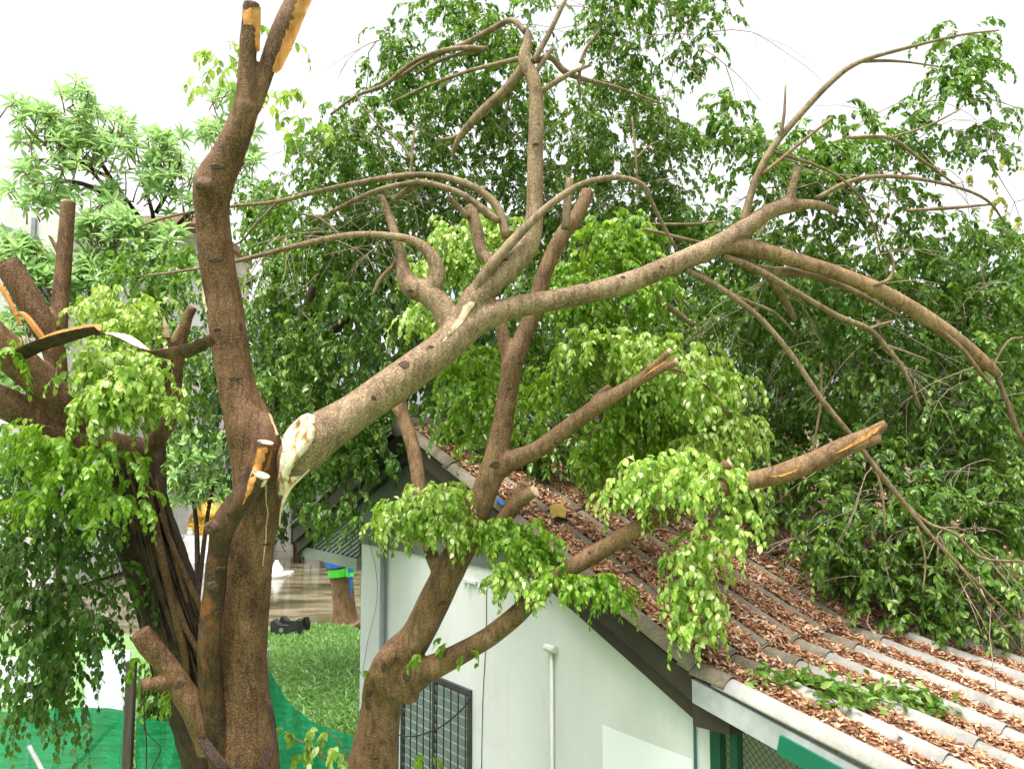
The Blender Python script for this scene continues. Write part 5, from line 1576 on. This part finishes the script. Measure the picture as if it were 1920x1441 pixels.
tag(wb_.build('low_wall', WHITE), 'low white wall along the far side of the water, left of the shrine', 'wall')
pm = MB()
c = G(518, 1081, -0.1)
pm.lathe(c, [(0.34, 0), (0.36, .08), (.28, .12), (.25, .3), (.12, .48), (.05, .62)], 18)
px_box(pm, 512, 545, 1073, 1081, c[1] + .1, .5)
tag(pm.build('stone_pedestal', WHITE, smooth=False, loc=c), 'small white pedestal at the water edge just right of the broken trunk', 'pedestal')
# far temple wall, mostly hidden; seen upside down in the water
tw_ = empty('temple_hall', groundbase(600, 38), 'white temple hall with a red roof standing far behind the weeping fig', 'building')
mb = MB(); px_box(mb, 460, 760, 850, 1078, 38, 5); mb.build('wall', STAIN, tw_)
mb = MB()
a, b_ = P(440, 850, 37.4), P(780, 850, 37.4)
apex = P(610, 765, 37.4)
mb.prism([a, b_, apex], (0, 6.5, 0)); mb.build('roof', mat_plain('red_roof', (0.30, 0.08, 0.04), (0.42, 0.15, 0.08), 2, 0.7), tw_)
for k in range(5):
    mb = MB(); px_box(mb, 490 + 55 * k, 515 + 55 * k, 930, 1020, 37.95, 0.04); mb.build('window', DARKW, tw_)

# tree at the water edge with the blue and green sashes
wt2 = empty('sashed_tree', G(645, 1172, 0), 'tree trunk at the water edge wrapped with blue and green cloth beside the white house', 'tree')
dW = float(np.dot(G(645, 1172, 0) - CAM, FW))
mb = MB()
mb.branch([(652, 1176, dW, 62), (648, 1165, dW, 50), (645, 1130, dW, 42), (640, 1085, dW, 42), (633, 1050, dW, 48), (622, 1010, dW, 30), (600, 960, dW, 18)], 12, 5, 0.06)
mb.branch([(636, 1060, dW, 36), (650, 1010, dW, 26), (665, 950, dW, 16), (670, 880, dW, 8)], 10, 5, 0.06)
mb.build('trunk', BARKTAN, wt2, smooth=True)
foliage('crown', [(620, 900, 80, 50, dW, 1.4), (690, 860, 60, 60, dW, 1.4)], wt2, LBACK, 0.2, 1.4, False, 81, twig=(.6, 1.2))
BLUE = mat_plain('blue_cloth', (0.02, 0.13, 0.52), (0.04, 0.22, 0.70), 3, 0.7, 0.2)
LIME = mat_plain('lime_cloth', (0.06, 0.55, 0.04), (0.12, 0.75, 0.08), 3, 0.7, 0.2)
c1, c2 = P(641, 1092, dW), P(637, 1066, dW)
mb = MB()
rr = m2(23, dW)
for nm, mt, yy in (('blue_sash', BLUE, 1050), ('lime_sash', LIME, 1070)):
    mb = MB()
    cc = P(640, yy, dW)
    if mt is LIME:
        mb.tube([P(641, 1076, dW), P(639, 1062, dW)], [rr * 1.12, rr * 1.14], 16, True, 0, 0.05, 6)
        q = P(656, 1072, dW - .3)
        mb.box(q + np.array([-.1, 0, -.12]), (.2, 0, 0), (0, .06, 0), (0, 0, .26))
    else:
        mb.tube([P(637, 1058, dW), P(635, 1044, dW)], [rr * 1.16, rr * 1.2], 16, True, 0, 0.05, 6)
        e0, e1 = P(656, 1045, dW - .33), P(659, 1120, dW - .30)
        mb.prism([e0 + np.array([-.09, 0, 0]), e0 + np.array([.1, 0, 0]), e1 + np.array([.02, 0, .3]), e1, e1 + np.array([-.06, 0, .4])], (0, .03, 0))
    mb.build(nm, mt, wt2)

# dark broken pot lying at the water edge
bx = G(533, 1196, 0)
mb = MB()
dB = bx[1]
BLK = mat_plain('black_plastic', (0.015, 0.016, 0.014), (0.045, 0.047, 0.04), 4, 0.55, 0.4, 20, 0.01)
h_ = [(505, 1200), (560, 1198), (560, 1176), (557, 1164), (545, 1168), (540, 1172), (522, 1171), (512, 1162), (508, 1172)]
dd = float(np.dot(bx - CAM, FW))
pts = [P(x_, y_, dd) for x_, y_ in h_]
mb.prism(pts, (0.1, 0.06, 0))
mb.prism([p + np.array([0.05, 0.5, 0]) for p in pts], (0.1, 0.06, 0))
mb.box(P(505, 1199, dd) + np.array([0, 0.07, 0]), (0.06, 0, 0), (0, 0.43, 0), (0, 0, 0.42))
mb.box(P(556, 1198, dd) + np.array([0, 0.07, 0]), (0.06, 0, 0), (0, 0.43, 0), (0, 0, 0.42))
mb.box(P(507, 1200, dd) + np.array([0.06, 0.07, 0]), (0.66, 0, 0), (0, 0.43, 0), (0, 0, 0.05))
pot = mb.build('broken_crate', BLK, None, loc=bx)
tag(pot, 'black broken plastic crate lying on the grass at the water edge', 'crate')
mb = MB()
cc = P(527, 1181, dd - .02)
mb.tube([cc, cc + np.array([0, .03, 0])], 0.055, 14)
mb.build('round_mark', GREYP, pot)

# ------------------------------------------------------------------ yard: grass, patch of tarmac
def grass(n, seed):
    rg = np.random.default_rng(seed)
    x = rg.uniform(-8.5, 0.5, n); y = 9.0 + 12.2 * rg.random(n) ** 0.8
    ok = y < 20.5 + 0.6 * np.sin(x * 0.9) + 0.3 * np.sin(x * 2.3)
    px = 960 + F * x / y
    ok &= (px > 440) & (px < 720) | (px > 240) & (px < 420) & (y < 14)
    x, y = x[ok], y[ok]
    k = len(x)
    B = np.stack([x, y, np.zeros(k)], 1)
    az = rg.random(k) * 2 * math.pi
    D = np.stack([np.cos(az) * .7, np.sin(az) * .7, rg.uniform(.25, 1.1, k)], 1)
    ln = rg.uniform(.10, .28, k)
    V, q, tr = leaf_mesh(B, D, np.array([0, 0, 1.0]) + rg.normal(0, .4, (k, 3)), ln, ln * 0.055 + .004, False, rg.uniform(.1, .6, k))
    me = np_mesh('grass', V, q); me.materials.append(GRASSB)
    return link('grass', me)


tag(grass(110000, 91), 'long pale green grass growing between the water and the house', 'grass', kind='stuff')
mb = MB()
c = G(655, 1262, 0)
mb.poly([c + np.array([-.7, -.5, .004]), c + np.array([1.2, -.5, .004]), c + np.array([1.2, .5, .004]), c + np.array([-.3, .4, .004])])
tag(mb.build('path', mat_plain('tarmac', (0.04, 0.04, 0.04), (0.09, 0.085, 0.08), 6, 0.9, 0.5)), kind='structure')

# ------------------------------------------------------------------ green net fence, posts, white boards
m, t, b = new_mat('green_net')
v = coords(t, (1, 1, 14))
n1 = noise_node(t, v, 3.0, 4, 0.6, 0.3)
r_ = ramp(t, [(0.3, (0.0, 0.21, 0.085)), (0.7, (0.004, 0.37, 0.155))])
t.links.new(n1.outputs['Fac'], r_.inputs[0])
t.links.new(r_.outputs[0], b.inputs['Base Color'])
b.inputs['Roughness'].default_value = 0.55
tr = t.nodes.new('ShaderNodeBsdfTranslucent')
t.links.new(r_.outputs[0], tr.inputs['Color'])
ms = t.nodes.new('ShaderNodeMixShader'); ms.inputs[0].default_value = 0.38
t.links.new(b.outputs[0], ms.inputs[1]); t.links.new(tr.outputs[0], ms.inputs[2])
tp_ = t.nodes.new('ShaderNodeBsdfTransparent'); ms2 = t.nodes.new('ShaderNodeMixShader'); ms2.inputs[0].default_value = 0.10
t.links.new(ms.outputs[0], ms2.inputs[1]); t.links.new(tp_.outputs[0], ms2.inputs[2])
t.links.new(ms2.outputs[0], t.nodes['Material Output'].inputs['Surface'])
n2 = noise_node(t, coords(t, (1, 1, 5)), 2.5, 4, 0.6, 0.4)
bump(t, b, n2.outputs['Fac'], 0.4, 0.04)
NET = m
POSTM = mat_plain('old_wood_post', (0.045, 0.032, 0.024), (0.11, 0.085, 0.065), 4, 0.8, 0.5, 40, 0.006, (6, 6, 0.6))


def net(top, d0, name, label, droop=0.0, K=40):
    """net sheet hanging from a traced top edge down to the ground"""
    tp = catmull(np.array([P(x, y, d) for x, y, d in top]), n=8)
    mb = MB()
    rows = []
    for j in range(9):
        f = j / 8
        rows.append([np.array([p[0], p[1] + 0.02 * math.sin(i * .7 + j) * (j > 0) * (j < 8) + 0.03 * noise.noise(Vector((i * .3, j * .6, 2.0))), p[2] * (1 - f) + 0.02 * f]) for i, p in enumerate(tp)])
    for r1, r2 in zip(rows[:-1], rows[1:]):
        for i in range(len(tp) - 1):
            mb.poly([r1[i], r1[i + 1], r2[i + 1], r2[i]])
    loc = np.array([tp[0][0], tp[0][1], 0])
    o = mb.build(name, NET, None, smooth=True, loc=loc)
    tag(o, label, 'net')
    return o, tp


net([(-160, 1345, 7.4), (-40, 1337, 7.4), (60, 1330, 7.4), (160, 1325, 7.4), (239, 1331, 7.4)], 7.4, 'green_net', 'green shade net stretched left of the dark wooden post, below the white boards')
net([(256, 1343, 7.3), (300, 1350, 7.3), (345, 1356, 7.3), (385, 1366, 7.3), (440, 1380, 7.3)], 7.3, 'green_net', 'green shade net stretched between the dark wooden post and the broken trunk')
net([(470, 1230, 7.7), (496, 1240, 7.7), (515, 1272, 7.68), (545, 1318, 7.64), (585, 1350, 7.6), (625, 1368, 7.55), (665, 1380, 7.5), (720, 1410, 7.5), (760, 1460, 7.5), (790, 1500, 7.5)], 7.6, 'green_net', 'green net sagging from the grey post down past the leaning tree to the right')
for (pl, r_w, lb, mt, grp) in (((247, 1238, 7.35), 16, 'dark weathered wooden post between the two stretched green nets', POSTM, None), ((499, 1216, 7.65), 11, 'grey wooden post right of the broken trunk that holds the sagging green net', WHITEB, None)):
    q = P(*pl)
    wd = m2(r_w, pl[2])
    mb = MB()
    mb.cbox((q[0], q[1], 0), wd, wd, q[2], 0.1)
    o = mb.build('fence_post', mt if mt is POSTM else mat_plain('grey_post', (0.2, 0.2, 0.18), (0.32, 0.31, 0.28), 4, 0.8), None, loc=(q[0], q[1], 0), bevel=0.006)
    tag(o, lb, 'post')
fr_ = MB()
for a_, b2 in (((225, 1345), (110, 1470)), ((370, 1378), (285, 1475)), ((107, 1362), (107, 1500))):
    fr_.tube([P(*a_, 7.5), P(*b2, 7.5)], 0.018, 8)
fr_.tube([P(107, 1500, 7.5), np.array([P(107, 1500, 7.5)[0], P(107, 1500, 7.5)[1], 0])], 0.018, 8)
fr_.tube([P(110, 1470, 7.5), np.array([P(100, 1500, 7.5)[0] - .8, P(107, 1500, 7.5)[1], 0])], 0.018, 8)
fr_.tube([P(285, 1475, 7.5), np.array([P(285, 1500, 7.5)[0] - .9, P(107, 1500, 7.5)[1], 0])], 0.018, 8)
q = P(107, 1450, 7.5)
tag(fr_.build('net_frame', GREEND, None, loc=(q[0], q[1], 0)), 'dark metal braces standing behind the stretched green nets at lower left', 'frame')
pole = MB()
pole.tube([P(55, 1398, 7.1), P(80, 1445, 7.0), P(120, 1520, 6.9), [P(200, 1600, 6.8)[0], P(200, 1600, 6.8)[1], 0.0]], 0.02, 8)
tag(pole.build('white_pole', WHITEB, None, loc=(P(200, 1600, 6.8)[0], P(200, 1600, 6.8)[1], 0)), 'thin white pole leaning against the green net in the lower left corner', 'pole')
for i, (x0, x1, y0, y1, lb) in enumerate(((-120, 60, 1235, 1320, 'white board behind the hanging leaves in the lower left corner'), (157, 240, 1222, 1330, 'white board above the green net, left of the dark wooden post'))):
    mb = MB()
    px_box(mb, x0, x1, y0, y1, 8.4, 0.02)
    a = P(x0, y1, 8.4)
    for xx in (x0 + 6, x1 - 8):
        q = P(xx, y1, 8.45)
        mb.box((q[0], q[1], 0), (0.04, 0, 0), (0, 0.04, 0), (0, 0, q[2]))
    mm = mat_plain('white_board', (0.68, 0.70, 0.74), (0.76, 0.78, 0.82), 1, 0.5, 0.05) if i == 0 else MATS['white_board']
    o = mb.build('white_board', mm, None, loc=(a[0], a[1], 0))
    tag(o, lb, 'board', 'white boards behind the net fence')
bu = empty('shrub', groundbase(300, 9), 'small leafy shrub just behind the green net, left of the broken trunk', 'shrub')
mb = MB(); mb.branch([(300, 1600, 9, 8), (300, 1400, 9, 6), (305, 1300, 9, 3)], 6, 4, 0.1); mb.branch([(300, 1600, 9, 6), (270, 1400, 9, 5), (262, 1300, 9, 3)], 6, 4, 0.1)
mb.build('stem', BARKT, bu, smooth=True)
foliage('foliage', [(300, 1310, 60, 45, 9, .3), (270, 1270, 40, 40, 9, .3), (320, 1360, 70, 50, 9, .3)], bu, LDARK, 0.09, 2.6, False, 97, (.2, .4))
# thin vines hanging in front of the net
mb = MB()
mb.branch([(272, 1255, 5.3, 2.5), (270, 1330, 5.3, 2.5), (275, 1400, 5.3, 2.5), (272, 1470, 5.3, 2)], 5, 5, 0)
mb.branch([(310, 1290, 5.3, 2), (285, 1325, 5.3, 2), (270, 1365, 5.3, 2), (300, 1400, 5.3, 2), (290, 1430, 5.3, 2), (275, 1460, 5.3, 2)], 5, 5, 0)
mb.build('hanging_root', BARKD, bt, smooth=True)
for i, bl in enumerate([(290, 1300, 28, 30, 5.4, .12), (255, 1270, 14, 30, 5.4, .1), (330, 1320, 12, 14, 5.35, .06)]):
    foliage('leaf_tuft', [bl], bt, LMID, 0.07, 1.8, True, 150 + i, (.12, .25), per=8)

# ------------------------------------------------------------------ young plants in the foreground, things lying on the roof
sp = empty('sapling', groundbase(600, 5.9), 'yellow-green young plant in front of the sagging net at the foot of the leaning tree', 'plant')
mb = MB()
for q in ([(640, 1950, 5.9, 9), (640, 1600, 5.9, 8), (625, 1450, 5.9, 6), (580, 1400, 5.85, 4), (535, 1375, 5.8, 2)], [(640, 1600, 5.9, 6), (650, 1450, 5.9, 5), (640, 1395, 5.9, 3), (610, 1368, 5.9, 2)]):
    mb.branch(q, 6, 5, 0.05)
mb.build('stem', BARKTAN, sp, smooth=True)
foliage('foliage', [(545, 1385, 28, 22, 5.8, .12, .8), (590, 1390, 40, 28, 5.85, .15), (630, 1410, 40, 30, 5.9, .15), (600, 1432, 60, 18, 5.85, .15)], sp, LLIGHT, 0.075, 1.5, True, 96, (.15, .3))


def roof_pt(q, s, h=0.0, fld=None):
    p, dn, nr, tot = fld or mainr
    return p + dn * q + VV * s + nr * h


def roof_at(px, py, fld=None, h=0.0):
    p, dn, nr, tot = fld or mainr
    r = ray(px, py)
    s = np.dot(p + nr * h - CAM, nr) / np.dot(r, nr)
    return CAM + r * s


# broken leafy twigs lying across the porch roof
rgt = np.random.default_rng(8)
for i, (pl, lb) in enumerate((([(1430, 1280), (1480, 1270), (1540, 1290), (1600, 1300)], 'leafy twig broken off and lying across the pale rolls nearest the verge'),
                              ([(1540, 1320), (1600, 1318), (1660, 1310), (1700, 1300)], 'fallen leafy twig in the middle of the pale porch tiles'),
                              ([(1670, 1310), (1720, 1320), (1770, 1335)], 'small leafy twig lying farthest right on the pale porch tiles'))):
    c = roof_at(*pl[0], porchr, .05)
    t_ = empty('fallen_twig', c, lb, 'twig', 'leafy twigs fallen on the porch roof')
    pts = catmull(np.array([roof_at(x_, y_, porchr, 0.075) for x_, y_ in pl]), n=6)
    mb = MB(); mb.tube(pts, np.linspace(.006, .002, len(pts)), 6)
    mb.build('stem', BARKTAN, t_, smooth=True)
    n = 190 if i < 2 else 120
    k = rgt.integers(0, len(pts), n)
    B = pts[k] + rgt.normal(0, .055, (n, 3)) * np.array([1.3, 1.3, .5]) + porchr[2] * 0.02
    az = rgt.random(n) * 2 * math.pi
    D = porchr[1] * np.cos(az)[:, None] + VV * np.sin(az)[:, None] + porchr[2] * rgt.normal(.25, .5, n)[:, None]
    ln = rgt.uniform(.06, .10, n)
    V, qd, tr_ = leaf_mesh(B, D, porchr[2] + rgt.normal(0, .6, (n, 3)), ln, ln * .5, True, rgt.uniform(0, .3, n))
    me = np_mesh('foliage', V - ORIGIN[t_.name], qd, tr_); me.materials.append(LDARK)
    link('foliage', me, t_)
# yellowish board, blue strip, dead stick on the upper roof
c = roof_at(1045, 965, None, .08)
mb = MB()
mb.prism([roof_at(x_, y_, None, .125) for x_, y_ in ((1030, 950), (1052, 945), (1062, 955), (1060, 972), (1045, 968), (1034, 974))], mainr[2] * 0.012)
tag(mb.build('yellow_scrap', mat_plain('ochre_scrap', (0.26, 0.17, 0.03), (0.42, 0.30, 0.06), 5, 0.7, .3), None, loc=c), 'ochre yellow scrap lying among the dead leaves high on the roof', 'scrap')
c = roof_at(936, 941, None, .08)
mb = MB()
mb.prism([roof_at(x_, y_, None, .10) for x_, y_ in ((928, 935), (932, 934), (945, 944), (942, 948))], mainr[2] * 0.008)
tag(mb.build('blue_strip', BLUE, None, loc=c), 'short blue plastic strip on the roof edge behind the leaning trunk', 'strip')
sk = [roof_at(x_, y_, None, .11) for x_, y_ in ((1205, 1060), (1212, 1085), (1235, 1110), (1262, 1140))]
mb = MB(); mb.tube(catmull(np.array(sk), n=5), .007, 6)
tag(mb.build('dead_stick', BARKT, None, smooth=True, loc=sk[0]), 'bare dead stick lying on the brown leaves of the roof', 'stick')
print('TOTAL POLYS', sum(len(o.data.polygons) for o in bpy.data.objects if o.type == 'MESH'))
